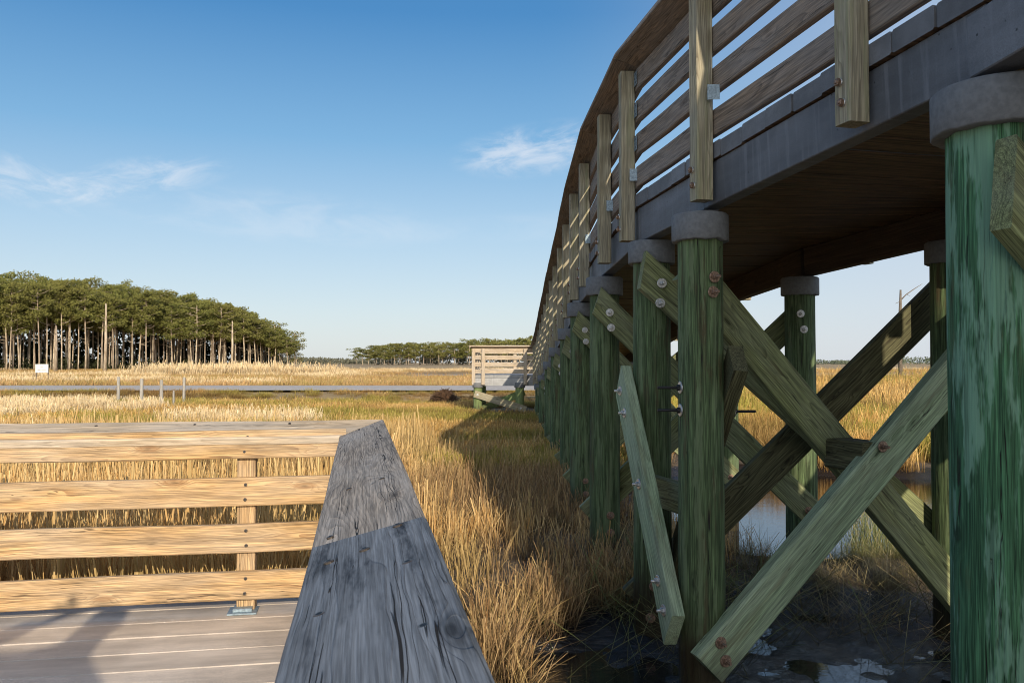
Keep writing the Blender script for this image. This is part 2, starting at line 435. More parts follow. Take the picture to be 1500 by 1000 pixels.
# bents: left pile x,y ; right pile x,y ; top
BT = [(3.42, -9.0, 5.1, -8.6, 1.27), (2.87, -6.0, 4.4, -5.6, 1.17), (2.37, -3.2, 3.75, -2.9, 1.05), (1.90, -.3, 3.2, .0, .90), (1.492, 2.6, 2.80, 2.97, .705),
      (.968, 4.38, 2.86, 4.87, .628), (.873, 5.33, 2.735, 5.32, .622), (.722, 6.66, 2.25, 6.66, .53), (.712, 8.76, 2.2, 8.76, .475),
      (.712, 10.6, 2.2, 10.6, .285), (.712, 13.2, 2.2, 13.2, .095), (.712, 15.7, 2.2, 15.7, -.125), (.712, 19.0, 2.2, 19.0, -.42), (.712, 22.0, 2.2, 22.0, -.69)]
piles = []
for i, (xl, yl, xr, yr, tp) in enumerate(BT):
    near = i == 4; r = .150 if near else (.1165 if i != 6 else .1165)
    a = pile(bridge, xl, yl, tp, r, M['pile_near'] if near else M['pile_green'], i*3.1, cr=.19 if near else None)
    b = pile(bridge, xr, yr, tp, .1165, M['pile_green'], i*3.1+50)
    piles.append((a, b))
def brace(p0, p1, mat, w=.190, t=.062, **k):
    """p0,p1 = (x,y,h) along bent; vertical plank"""
    a = Vector((p0[0], p0[1], H(p0[2]))); b = Vector((p1[0], p1[1], H(p1[2])))
    return one_board('brace', bridge, mat, a, b, w, t, up=(0, 0, 1), **k)
def bolts_on(parent, pts, d, me):
    for p in pts: bolt(parent, (p[0], p[1], H(p[2])), d, me)

# nearest bent: falling brace across the near pile
nb = Vector((.27, -.962, 0))
br = brace((1.375, 2.375, .50), (3.42, 2.96, -1.45), M['brace_green'], .21, .075, skew0=-.75)
bolts_on(br, [(1.50, 2.37, .43), (1.57, 2.39, .33)], nb, BOLT_R)
brace((1.50, 2.785, -1.40), (3.30, 3.29, .5), M['brace_dark'])
# second bent
C_ = brace((.955, 4.232, -1.50), (2.99, 4.80, .54), M['brace_teal'], .20, .085, skew0=.0, bev=.012)
bolts_on(C_, [(1.02, 4.205, -1.37), (1.045, 4.21, -1.46)], nb, BOLT_R)
bolts_on(C_, [(1.93, 4.455, -.44)], nb, BOLT_R)
bolts_on(C_, [(2.80, 4.70, .36), (2.86, 4.715, .42)], nb, BOLT_S)
B_ = brace((.93, 4.530, .50), (2.87, 5.075, -1.66), M['brace_green'], .195, .075)
bolts_on(B_, [(1.765, 4.725, -.452)], nb, BOLT_R)
mbk = MB(); board(mbk, (1.90, 4.49, H(-.50)), (1.80, 4.76, H(-.50)), .16, .16, bev=.01); mbk.build('filler_block', M['brace_dark'], B_)
bolts_on(piles[5][0], [(1.013, 4.262, .425), (1.006, 4.262, .35)], (.35, -.94, 0), BOLT_R)
# third bent
A_ = brace((.79, 5.180, .56), (2.83, 5.480, -1.22), M['brace_green'], .20, .075, skew0=-.6)
bolts_on(A_, [(.905, 5.145, .475), (.895, 5.145, .355)], (.14, -.99, 0), BOLT_S)
D_ = brace((.78, 5.485, -1.52), (2.86, 5.55, .50), M['brace_dark'], .21, .07)
bolts_on(piles[6][0], [(.862, 5.212, -1.36), (.84, 5.215, -1.55)], (-.1, -1, 0), BOLT_R)
brace((.83, 5.17, -.76), (1.02, 4.55, -.76), M['brace_green'], .17, .06)
# braces running along the bridge between bents two and three
E_ = one_board('brace', bridge, M['brace_teal'], (.705, 5.40, H(-.12)), (.806, 4.27, H(-1.33)), .190, .068, up=(-.16, 1, 0), skew0=.45, skew1=.3)
dE = Vector((-1, -.25, .0)).normalized()
def ey(y): return .705+(5.40-y)*.0894-.0345
for (y, h) in ((5.34, -.18), (5.22, -.31), (4.86, -.69), (4.45, -1.13), (4.34, -1.25)):
    bolt(E_, (ey(y), y-.008, H(h)), dE, BOLT_S)
for h in (-.13, -.245):
    bolt(piles[5][0], (.858, 4.35, H(h)), (-1, -.15, 0), BOLT_L)
F_ = one_board('brace', bridge, M['brace_dark'], (1.128, 4.26, H(.02)), (1.03, 5.44, H(-1.30)), .19, .075, up=(0, 1, 0))
for h in (-.26,): bolt(F_, (1.165, 4.50, H(h)), (1, .1, 0), BOLT_L)
# all following bents: falling brace in front, rising brace behind
for i in range(7, len(BT)):
    xl, yl, xr, yr, tp = BT[i]
    g1 = max(-1.25, tp-1.75); mat = M['brace_green']
    fr = brace((xl-.075, yl-.155, tp-.06), (xr+.08, yl-.155, g1+.02), mat, .19, .07, skew0=-.5)
    bolts_on(fr, [(xl+.02, yl-.19, tp-.155), (xl+.03, yl-.19, tp-.27)], (0, -1, 0), BOLT_S)
    bolts_on(fr, [(xr-.01, yl-.19, g1+.10)], (0, -1, 0), BOLT_R)
    bk = brace((xl-.12, yl+.155, g1), (xr+.08, yl+.155, tp-.12), mat, .19, .07)
    bolts_on(piles[i][0], [(xl+.03, yl-.118, g1+.05), (xl+.03, yl-.118, g1-.08)], (.1, -1, 0), BOLT_R)
    bolts_on(piles[i][1], [(xr-.035, yl-.117, tp-.16), (xr-.01, yl-.117, tp-.28)], (0, -1, 0), BOLT_S)

# railings of the bridge
RH = .80                                    # post top above deck
def rail_side(side, uposts, nodes):
    s = 1 if side == 'L' else -1
    def frame(u):
        p = edge(side, u); q0 = edge(side, max(0, u-.05)); q1 = edge(side, min(len(N)-1, u+.05))
        d = (q1-q0); d.z = 0; d.normalize(); nin = Vector((d.y, -d.x, 0))*s
        return p, d, nin
    for k, u in enumerate(uposts):
        p, d, nin = frame(u)
        c = p - nin*.064
        po = one_board('railing_post', bridge, M['post_wood'], (c.x, c.y, p.z-.285), (c.x, c.y, p.z+RH-.01), .089, .089, up=d, bev=.006)
        if side == 'L' and u < 14:
            for hh in (.055, .135):
                q = p - nin*.1095 - d*.008*(1 if hh < .1 else -1); bolt(po, (q.x, q.y, p.z-.285+hh+.02), -nin, BOLT_P)
    offs = []
    hts = [.105, .315, .525, .725]
    # node positions of rails (mitred): offset nodes
    def off_node(i, o, dz):
        pts = [edge(side, j) for j in (max(0, i-1), i, min(len(N)-1, i+1))]
        d0 = (pts[1]-pts[0]); d1 = (pts[2]-pts[1])
        if i == 0: d0 = d1
        if i == len(N)-1: d1 = d0
        for d in (d0, d1): d.z = 0; d.normalize()
        n0 = Vector((d0.y, -d0.x, 0))*s; n1 = Vector((d1.y, -d1.x, 0))*s
        m = (n0+n1).normalized(); m = m/max(.7, m.dot(n0))
        return pts[1]+m*o+Vector((0, 0, dz))
    for i in nodes:
        for h in hts:
            p0 = off_node(i, .003, h); p1 = off_node(i+1, .003, h)
            rb = one_board('rail', bridge, M['rail_brown'], p0, p1, .130, .038, wob=.004, bev=.005)
        # cap, canted inward, outer edge proud of the posts
        ca = math.radians(17)
        p0 = off_node(i, -.048, RH+.030); p1 = off_node(i+1, -.048, RH+.030)
        d = (p1-p0).normalized(); nin = Vector((d.y, -d.x, 0)).normalized()*s
        upv = nin*math.cos(ca)-Vector((0, 0, 1))*math.sin(ca)
        one_board('handrail_cap', bridge, M['rail_brown'], p0, p1, .235, .038, up=upv, wob=.003, bev=.006)
def u_of_y(y):
    for i in range(len(N)-1):
        if N[i][0] <= y <= N[i+1][0]: return i+(y-N[i][0])/(N[i+1][0]-N[i][0])
    return 0
ly = [-8.4, -7.2, -6.1, -4.9, -3.7, -2.5, -1.35, -.2, .95, 2.05, 3.15, 4.28, 5.41, 6.19, 7.48, 8.66, 9.87, 11.07, 12.3, 13.5, 14.7, 15.9, 17.1, 18.3, 19.5, 20.7, 21.9, 23.1, 24.2]
us = [u_of_y(y) for y in ly]
rail_side('L', us, range(0, len(N)-1))
rail_side('R', us, range(0, len(N)-1))
# zinc angle brackets where a rail meets a post
def bracket(parent, pos, d, n, sz=.075):
    mb = MB(); d = Vector(d).normalized(); n = Vector(n).normalized(); p = Vector(pos)
    board(mb, p-Vector((0, 0, sz/2)), p+Vector((0, 0, sz/2)), sz*.8, .003, up=d, bev=.0008, wob=0)
    for (a, b) in ((-.3, .3), (.3, .3), (-.3, -.3), (.3, -.3), (0, 0)):
        q = p+d*a*sz*.8+Vector((0, 0, b*sz))-n*.002
        w = .0045; u = Vector((0, 0, 1))
        mb.add([q-d*w-u*w-n*.001, q+d*w-u*w-n*.001, q+d*w+u*w-n*.001, q-d*w+u*w-n*.001], [(0, 1, 2, 3)], None, None, 1)
    return mb.build('bracket', [M['bracket'], M['hole']], parent)
for (y, hh) in ((3.15, .33), (4.28, .24), (5.41, .12), (6.19, .12), (7.48, .12)):
    u = u_of_y(y); p = edge('L', u); d = (edge('L', u+.02)-p); d.z = 0; d.normalize(); n = Vector((d.y, -d.x, 0))
    q = p-n*.019-d*.005+d*.045*-1
    bracket(bridge, (q.x-.012, q.y-.045, p.z+hh), (1, -.1, 0), (0, -1, 0), .075)
for h in (.315, .525, .725):                # splice plates at the bend
    p = edge('L', 6.0)
    bracket(bridge, (p.x-.024, p.y+.01, p.z+h), (-.11, 1, 0), (1, 0, 0), .085)

# ================================================================== FAR PLATFORM
PX0, PX1, PY0, PY1, PH = -1.12, 3.6, 24.45, 28.2, -.37
plat = thing('observation_platform', (0, 26, .1), 'small square timber lookout platform with slatted railing at the far end of the footbridge', 'viewing platform')
mb = MB(); y = PY0
while y < PY1-.1:
    board(mb, (PX0, y+.1, H(PH)-.04), (PX1, y+.1, H(PH)-.04), .192, .08, up=(0, 1, 0), seg=1.2); y += .2
mb.build('deck_planks', M['fascia_pale'], plat)
for (a, b) in (((PX0, PY0, 0), (.68, PY0, 0)), ((PX0, PY1, 0), (PX1, PY1, 0)), ((PX0+.03, PY0+.05, 0), (PX0+.03, PY1-.05, 0))):
    z = H(PH)-.20; one_board('edge_beam', plat, M['fascia_pale'], (a[0], a[1], z), (b[0], b[1], z), .225, .06)
for k, (x, y) in enumerate(((-.98, PY0+.03), (.22, PY0+.03), (-.98, PY1-.1), (1.6, PY1-.1), (3.3, PY1-.1), (3.3, PY0+.2))):
    pile(plat, x, y, -.72, .125, M['far_pile'], 90+k)
b1 = one_board('brace', plat, M['post_wood'], (-1.07, PY0-.14, H(-.90)), (.40, PY0-.14, H(-1.36)), .20, .06)
b2 = one_board('brace', plat, M['far_pile'], (-1.0, PY0+.22, H(-1.42)), (.36, PY0+.22, H(-.86)), .20, .06)
bolt(b1, (-.98, PY0-.17, H(-.93)), (0, -1, 0)); bolt(b1, (.25, PY0-.17, H(-1.31)), (0, -1, 0))
for x, y in ((PX0+.02, PY0-.02), (-.82, PY0-.08), (.38, PY0-.08), (PX0+.02, PY0+1.8), (PX0+.02, PY1), (.1, PY1), (1.6, PY1), (3.5, PY1), (3.55, PY0+1.8)):
    one_board('railing_post', plat, M['cap_pale'], (x, y, H(PH)-.28), (x, y, H(PH)+.75), .10, .09, up=(1, 0, 0))
for h in (.10, .30, .50, .70):
    for a, b in (((PX0, PY0-.012), (.62, PY0-.012)), ((PX0+.06, PY0+.08), (PX0+.06, PY1-.05)), ((PX0, PY1-.07), (PX1, PY1-.07)), ((PX1-.1, PY0+.3), (PX1-.1, PY1-.1))):
        one_board('rail', plat, M['cap_pale'], (a[0], a[1], H(PH)+h), (b[0], b[1], H(PH)+h), .12, .036)
for a, b, u in (((PX0-.06, PY0-.04), (.60, PY0-.04), (0, 1, -.3)), ((PX0, PY0+.08), (PX0, PY1), (1, 0, -.3)), ((PX0, PY1), (PX1, PY1), (0, -1, -.3)), ((PX1, PY0+.3), (PX1, PY1-.14), (-1, 0, -.3))):
    one_board('handrail_cap', plat, M['cap_pale'], (a[0], a[1], H(PH)+.795), (b[0], b[1], H(PH)+.795), .22, .04, up=u)

# ================================================================== NEAR VIEWING DECK
AL = math.atan(225/1250); ca, sa = math.cos(AL), math.sin(AL)
def D(al, lat, z):                          # deck frame: along the near rail, lateral to the right of it
    return Vector((-sa*al+ca*lat, ca*al+sa*lat, z))
dA = D(1, 0, 0); dL = D(0, 1, 0)            # unit vectors
deck = thing('viewing_deck', D(2, -2, .3), 'low grey plank viewing deck with golden board railing and weathered grey cap', 'viewing deck')
FZ = H(-1.245)
mb = MB(); al = -3.2; pw = .222
while al < 4.74:
    w_ = pw-.007; board(mb, D(al+pw/2, -7.0, FZ-.02+rnd.uniform(-.0015, .0015)), D(al+pw/2, .10, FZ-.02), w_, .04, up=dA, bev=.004, seg=.5, wob=.0008); al += pw
mb.build('deck_planks', M['deck_floor'], deck)
one_board('edge_beam', deck, M['fascia'], D(al+.01, -7, FZ-.16), D(al+.01, .12, FZ-.16), .24, .05)
one_board('edge_beam', deck, M['fascia'], D(-3.2, .125, FZ-.16), D(al-.02, .125, FZ-.16), .24, .05)
for k, (a_, l_) in enumerate(((4.6, -.02), (4.6, -2.4), (4.6, -4.8), (1.2, -.02), (-2.0, -.02), (1.2, -4.8))):
    pile(deck, *D(a_, l_, 0)[:2], -1.42-.02, .11, M['pile_green'], 300+k, collar=False)
CT = math.radians(17); cc, cs = math.cos(CT), math.sin(CT)
CW, CTH = .2376, .040
oz, ol = H(-.304), .133                     # outer top edge of the cap
# near cap (runs away from the camera), width vector from outer (high) to inner (low)
wv = (dL*(-cc)+Vector((0, 0, -cs))); up_n = (wv.cross(dA)).normalized()
if up_n.z < 0: up_n = -up_n
def capc(al): return D(al, ol, oz)+wv*(CW/2)-up_n*(CTH/2)
JN = 1.74
mit = 1.0*cc
c1 = one_board('handrail_cap', deck, M['cap_shadowed'], capc(-3.0), capc(JN), CW, CTH, up=-wv, bev=.007, wob=.004, seg=.06, skew1=-.25)
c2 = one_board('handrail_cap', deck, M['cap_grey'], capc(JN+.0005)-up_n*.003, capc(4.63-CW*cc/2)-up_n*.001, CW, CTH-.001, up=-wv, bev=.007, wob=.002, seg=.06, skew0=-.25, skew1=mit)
# left-hand cap, mirrored cant
wv2 = dA*(-cc)+Vector((0, 0, -cs)); up2 = wv2.cross(dL).normalized()
if up2.z < 0: up2 = -up2
def capc2(lat): return D(4.63, lat, oz)+wv2*(CW/2)-up2*(CTH/2)
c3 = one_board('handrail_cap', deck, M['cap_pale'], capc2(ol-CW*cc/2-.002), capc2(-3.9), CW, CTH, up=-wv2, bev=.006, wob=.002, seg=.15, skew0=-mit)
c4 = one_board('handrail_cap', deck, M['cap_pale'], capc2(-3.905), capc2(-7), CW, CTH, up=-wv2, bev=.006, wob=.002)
c1['label'] = 'weathered cap board nearest the camera, its shadow painted in as dark blue grey'
# screw heads
def screw_mesh():
    mb = MB(); lathe(mb, 0, 0, [(-.004, .0085), (.0015, .0085), (.0028, .006)], 12, smooth=False)
    lathe(mb, 0, 0, [(.0028, .0045), (.0030, .0035)], 6, mi=1); o = mb.build('screw', [M['screw'], M['hole']]); me = o.data; bpy.data.objects.remove(o); return me
SC = screw_mesh()
def screw(parent, p, n, s=1.0):
    o = bpy.data.objects.new('screw', SC); COL.objects.link(o); par(o, parent); o.location = p
    o.rotation_mode = 'QUATERNION'; o.rotation_quaternion = Vector(n).to_track_quat('Z', 'Y'); o.scale = (s, s, s)
def cap_pt(al, f): return D(al, ol, oz)+wv*(CW*f)
for (px, py) in ((470, 898), (622, 915), (535, 803), (485, 785), (583, 768), (483, 821), (598, 822), (512, 715), (560, 700)):
    # where the ray from the camera meets the canted cap plane
    u = (px-750)/1250; v = (py-530)/1250; dr = Vector((u, 1, -v)); n0 = up_n
    q = D(0, ol, oz); cam0 = Vector((0, 0, ZC)); t_ = (q-cam0).dot(n0)/dr.dot(n0); P_ = cam0+dr*t_
    par_ = c1 if (P_-D(0, 0, 0)).dot(dA) < JN else c2
    screw(par_, P_, n0, 1.15 if par_ is c1 else .9)
for k in range(14):
    lat = -.35-.47*k; par_ = c3 if lat > -3.9 else c4
    for f, o_ in ((.22, 0), (.76, .06)):
        screw(par_, D(4.63, lat-o_, oz)+wv2*(CW*f), up2, .9)
# boards of the left-hand rail; front faces towards the camera
BA = 4.44
for hc in (-.408, -.645, -.872, -1.108):
    b = one_board('rail', deck, M['rail_gold'], D(BA, -.06, H(hc)), D(BA, -3.9, H(hc)), .140, .038, up=(0, 0, 1), wob=.004, bev=.005, seg=.2)
    for lat in (-.14,):
        pass
    for lat in (-.55, -2.35):
        for dz in (-.037, .036):
            p = D(BA-.0195, lat+rnd.uniform(-.012, .012), H(hc)+dz); screw(b, p, -dA, 1.0)
    one_board('rail', deck, M['rail_gold'], D(BA, -3.905, H(hc)), D(BA, -7, H(hc)), .140, .038, up=(0, 0, 1), wob=.004, bev=.005)
    hn = hc-.045 if hc > -.5 else hc
    one_board('rail', deck, M['rail_gold'], D(-3.0, .0, H(hn)), D(BA-.03, .0, H(hn)), .140, .036, up=(0, 0, 1), wob=.003)
for lat in (.04, -.55, -2.35, -4.15, -5.95):
    po = one_board('railing_post', deck, M['rail_gold'], D(BA+.066, lat, FZ+.004), D(BA+.066, lat, H(-.40)), .089, .089, up=dA, bev=.005)
    mb = MB(); c = D(BA+.02, lat-.01, FZ+.006)
    board(mb, c-dL*.07-dA*.0, c+dL*.07, .13, .008, up=dA, bev=.002, wob=0)
    board(mb, c-dL*.045+Vector((0, 0, .012)), c+dL*.045+Vector((0, 0, .012)), .09, .018, up=dA, bev=.004, wob=0)
    mb.build('base_bracket', M['bracket'], po)
for a_ in (3.2, 1.6, 0.0, -1.6):
    one_board('railing_post', deck, M['rail_gold'], D(a_, .057, FZ-.2), D(a_, .057, H(-.38)), .089, .089, up=dA, bev=.005)

# ================================================================== GROUND
def sst(a, b, x):
    t = max(0, min(1, (x-a)/(b-a))); return t*t*(3-2*t)
def nz(x, y, s, o=0): return noise.noise(Vector((x*s+o, y*s-o, o*.37)))
LAKE = lambda x, y: sst(93, 97, y)*(1-sst(118, 124, y))*sst(-18, -9, x+nz(x, y, .05)*8)
def creek(x, y):
    """1 inside the creek"""
    lim_l = 1.45+.5*nz(0, y, .5)+max(0, 8.2-y)*.3
    near = 6.95+.30*nz(x, 0, .8, 3)+.22*max(0, 2.4-x)
    far = 12.9+.5*nz(x, 0, .45, 7)-.35*max(0, x-6)
    return sst(-.25, .25, x-lim_l)*sst(-.25, .3, y-near)*(1-sst(-.4, .4, y-far))
def mud(x, y):
    lim = .02+.30*nz(0, y, .9, 5)+max(0, y-4.9)*.45
    ylim = 5.95+.35*nz(x, 0, 1.1, 9)
    return sst(-.2, .25, x-lim)*(1-sst(-.3, .3, y-ylim))
def puddle(x, y):
    d = math.hypot((x-.30)/.36, (y-4.7)/.5)+.75*nz(x, y, 3.2, 4)+.3*nz(x, y, 8, 1)
    return 1-sst(.6, 1.05, d)
def gh(x, y):
    base = .16+.05*nz(x, y, .35)+.03*nz(x, y, 1.3, 2)
    if y > 30: base += .06*sst(30, 60, y)
    z = base
    if y < 20:
        m = mud(x, y); z = z*(1-m)+(.012+.035*nz(x, y, 1.7, 1)+.030*nz(x, y, 4.3, 2)+.012*nz(x, y, 11, 5)-.010*abs(nz(x, y, 15, 8)))*m
        z -= .09*puddle(x, y)
        c = creek(x, y); z = z*(1-c)+(-.10)*c
    z -= .45*LAKE(x, y)
    # causeway of the road
    z += (.30*sst(31.5, 34.5, y)*(1-sst(42.5, 46, y)))
    return z
def grid(name, xs, ys, f, mat):
    vs = [(x, y, f(x, y)) for y in ys for x in xs]; nx = len(xs)
    fs = [(j*nx+i, j*nx+i+1, (j+1)*nx+i+1, (j+1)*nx+i) for j in range(len(ys)-1) for i in range(nx-1)]
    me = bpy.data.meshes.new(name); me.from_pydata(vs, [], fs); me.materials.append(mat)
    me.polygons.foreach_set('use_smooth', [True]*len(fs)); o = bpy.data.objects.new(name, me); COL.objects.link(o)
    tag(o, kind='structure'); return o
def axis(lo, hi, c0, c1, fine, grow):
    a = [c0]; s = fine
    v = c0
    while v < c1: v += fine; a.append(v)
    while v < hi: s *= grow; v += s; a.append(v)
    s = fine; v = c0; pre = []
    while v > lo: s *= grow; v -= s; pre.append(v)
    return list(reversed(pre))+a
m = bpy.data.materials.new('marsh_ground'); nt = NT(m)
pos = nt.geo(); px_, py_, pz_ = nt.sep(pos)
dist = py_
f1 = nt.noise(pos, 1.1, 6.0, .7)[0]; f2 = nt.noise(pos, 14, 4.0, .7)[0]
far1 = nt.noise(scalev(nt, pos, .05, .16, 1), 1.0, 6.0, .7)[0]
near_c = nt.mix(nt.mr(f2, .35, .65), (.035, .022, .012), (.14, .09, .042))
far_c = nt.mix(nt.mr(far1, .35, .65), (.26, .16, .06), (.44, .29, .12))
far_c = nt.mix(nt.mr(nt.noise(scalev(nt, pos, .6, .6, 1), 1.0, 5.0, .8)[0], .4, .65, 0, .6), far_c, (.22, .15, .04))
land = nt.mix(nt.mr(dist, 16, 36), near_c, far_c)
mudc = nt.mix(nt.mr(f1, .35, .65), (.003, .0026, .0024), (.010, .0075, .0055))
wet = nt.mr(nt.math('ADD', pz_, nt.math('MULTIPLY', nt.math('SUBTRACT', f1, .5), .04)), .10, .145, 1.0, 0.0)
wet = nt.math('MULTIPLY', wet, nt.mr(dist, 18, 30, 1, 0))
c = nt.mix(wet, land, mudc)
rg = nt.math('ADD', nt.mr(wet, 0, 1, .95, .07), nt.math('MULTIPLY', nt.mr(f1, .45, .62), .14))
fm = nt.noise(scalev(nt, pos, 11, 22, 11), 1.0, 5.0, .72, .4)[0]
hgt = nt.math('ADD', nt.math('MULTIPLY', fm, 1.0), nt.math('MULTIPLY', nt.noise(pos, 60, 3.0, .7)[0], .3))
nt.out(c, rg, nt.bump(hgt, 1.0, .028), spec=1.0)
M['ground'] = m
xs = axis(-900, 900, -.6, 4.6, .03, 1.09); ys = axis(-60, 1500, 3.9, 7.5, .03, 1.035)
grid('marsh_ground', xs, ys, gh, M['ground'])
m = bpy.data.materials.new('creek_water'); nt = NT(m)
pos = nt.geo()
wf = nt.noise(scalev(nt, pos, 3.0, 6.0, 1), 1.0, 3.0, .5)[0]
wf2 = nt.noise(scalev(nt, pos, 14, 26, 1), 1.0, 3.0, .6)[0]
nt.out((.008, .010, .011), .05, nt.bump(wf2, .18, .006, nt.bump(wf, .05, .02)), spec=.8)
M['water'] = m
grid('creek_water', [-1.0, 3, 8, 20, 40], [2, 5, 9, 14], lambda x, y: .0, m)
m = bpy.data.materials.new('lake_water'); nt = NT(m)
wf = nt.noise(scalev(nt, nt.geo(), 1.0, 2.5, 1), 1.0, 4.0, .6)[0]
nt.out((.02, .06, .12), .12, nt.bump(wf, .6, .2), spec=.8)
grid('lake_water', [-60, 0, 100, 250], [88, 110, 130], lambda x, y: -.03, m)
# road
m = bpy.data.materials.new('road_asphalt'); nt = NT(m)
f = nt.noise(nt.geo(), 6, 5.0, .7)[0]; k = nt.mr(f, .3, .7, .8, 1.2)
nt.out(nt.mix(1.0, (.50, .44, .38), nt.comb(k, k, k), 'MULTIPLY'), .85, nt.bump(f, .3, .01)); M['road'] = m
mb = MB(); xr = [x for x in range(-140, 61, 5)]
vs = [(x, y, .60-.012*abs(y-38.2)) for y in (34.6, 38.2, 41.8) for x in xr]; n = len(xr)
fs = [(j*n+i, j*n+i+1, (j+1)*n+i+1, (j+1)*n+i) for j in range(2) for i in range(n-1)]
mb.add(vs, fs); o = mb.build('road', M['road']); tag(o, kind='structure')
# ================================================================== GRASS
def grass_mat(name, c1, c2, dark, green=None, tr=.25):
    m = bpy.data.materials.new(name); nt = NT(m)
    b = nt.attr('bid', 'Fac'); h = nt.sep(nt.attr('lc'))[2]; pos = nt.geo()
    ir = nt.t.nodes.new('ShaderNodeObjectInfo').outputs['Random']
    t = nt.math('MULTIPLY', nt.math('ADD', b, ir), .5)
    c = nt.mix(nt.mr(t, .2, .8), c1, c2)
    if green:
        gn = nt.noise(scalev(nt, pos, .16, .30, 0), 1.0, 4.0, .65)[0]
        gm = nt.math('MULTIPLY', nt.mr(gn, .45, .51), nt.mr(b, .1, .9, 1, .6))
        c = nt.mix(gm, c, green[0])
        gn2 = nt.noise(scalev(nt, nt.vmath('ADD', pos, (40, 9, 0)), .13, .30, 0), 1.0, 4.0, .65)[0]
        gm2 = nt.math('MULTIPLY', nt.mr(gn2, .52, .58), nt.mr(b, .2, .9, .9, .5))
        c = nt.mix(gm2, c, green[1])
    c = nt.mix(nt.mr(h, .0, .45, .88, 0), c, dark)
    bs = nt.t.nodes.new('ShaderNodeBsdfPrincipled'); nt.put(bs.inputs['Base Color'], c); bs.inputs['Roughness'].default_value = .6
    bs.inputs['Specular IOR Level'].default_value = .25
    tb = nt.t.nodes.new('ShaderNodeBsdfTranslucent'); nt.put(tb.inputs[0], c)
    mx = nt.t.nodes.new('ShaderNodeMixShader'); mx.inputs[0].default_value = tr
    o = nt.t.nodes.new('ShaderNodeOutputMaterial')
    nt.t.links.new(bs.outputs[0], mx.inputs[1]); nt.t.links.new(tb.outputs[0], mx.inputs[2]); nt.t.links.new(mx.outputs[0], o.inputs[0])
    return m
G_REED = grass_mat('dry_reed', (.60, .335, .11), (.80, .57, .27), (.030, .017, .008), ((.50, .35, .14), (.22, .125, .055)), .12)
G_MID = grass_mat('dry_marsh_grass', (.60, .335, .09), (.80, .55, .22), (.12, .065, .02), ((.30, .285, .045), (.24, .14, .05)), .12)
G_SHADOW_BROWN = grass_mat('brown_reed_shadow_toned', (.26, .15, .065), (.52, .36, .18), (.018, .011, .006), None, .08)  # dark brown reeds: bridge shadow put into their colour; also brown stubs on the bank
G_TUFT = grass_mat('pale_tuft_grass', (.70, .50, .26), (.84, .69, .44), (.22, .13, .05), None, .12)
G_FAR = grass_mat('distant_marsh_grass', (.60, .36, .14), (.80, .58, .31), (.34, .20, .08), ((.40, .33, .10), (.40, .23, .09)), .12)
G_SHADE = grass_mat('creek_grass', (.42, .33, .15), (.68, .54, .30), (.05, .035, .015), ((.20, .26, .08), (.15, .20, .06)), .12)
clumpcol = {}
def clump(n, rad, hmin, hmax, w, lean, curl, mat, seed, up=0.0, jag=False):
    r = random.Random(seed); vs = []; fs = []; lc = []; bid = []
    for i in range(n):
        a = r.uniform(0, 6.283); d = rad*math.sqrt(r.random()); x, y = d*math.cos(a), d*math.sin(a)
        hh = r.uniform(hmin, hmax); la = r.uniform(0, 6.283); ln = abs(r.gauss(0, lean)); ln = min(ln, 1.25)
        if r.random() < up: ln = r.uniform(.7, 1.35)
        dx, dy = math.cos(la), math.sin(la); sa_ = r.uniform(0, 6.283); sx_, sy_ = math.cos(sa_), math.sin(sa_)
        ww = w*r.uniform(.6, 1.3); b = r.random(); segs = 3; o = len(vs); cu = r.uniform(0, curl)
        px0, py0, pz0 = x, y, 0.0; ang = ln; taper = r.random() < .5
        for s in range(segs+1):
            f = s/segs; wf = ww*(1-.85*f if taper else 1-.25*f)
            vs += [(px0-sx_*wf/2, py0-sy_*wf/2, pz0), (px0+sx_*wf/2, py0+sy_*wf/2, pz0)]
            lc += [(0, 0, pz0)]*2; bid += [b, b]
            st = hh/segs; px0 += dx*math.sin(ang)*st; py0 += dy*math.sin(ang)*st; pz0 += math.cos(ang)*st; ang += cu/segs*1.5
            if ang > 1.6: ang = 1.6
        for s in range(segs):
            q = o+s*2; fs.append((q, q+1, q+3, q+2))
    me = bpy.data.meshes.new('clump'); me.from_pydata(vs, [], fs); me.materials.append(mat)
    at = me.attributes.new('lc', 'FLOAT_VECTOR', 'POINT'); at.data.foreach_set('vector', [c_ for v in lc for c_ in v])
    at = me.attributes.new('bid', 'FLOAT', 'POINT'); at.data.foreach_set('value', bid)
    return me
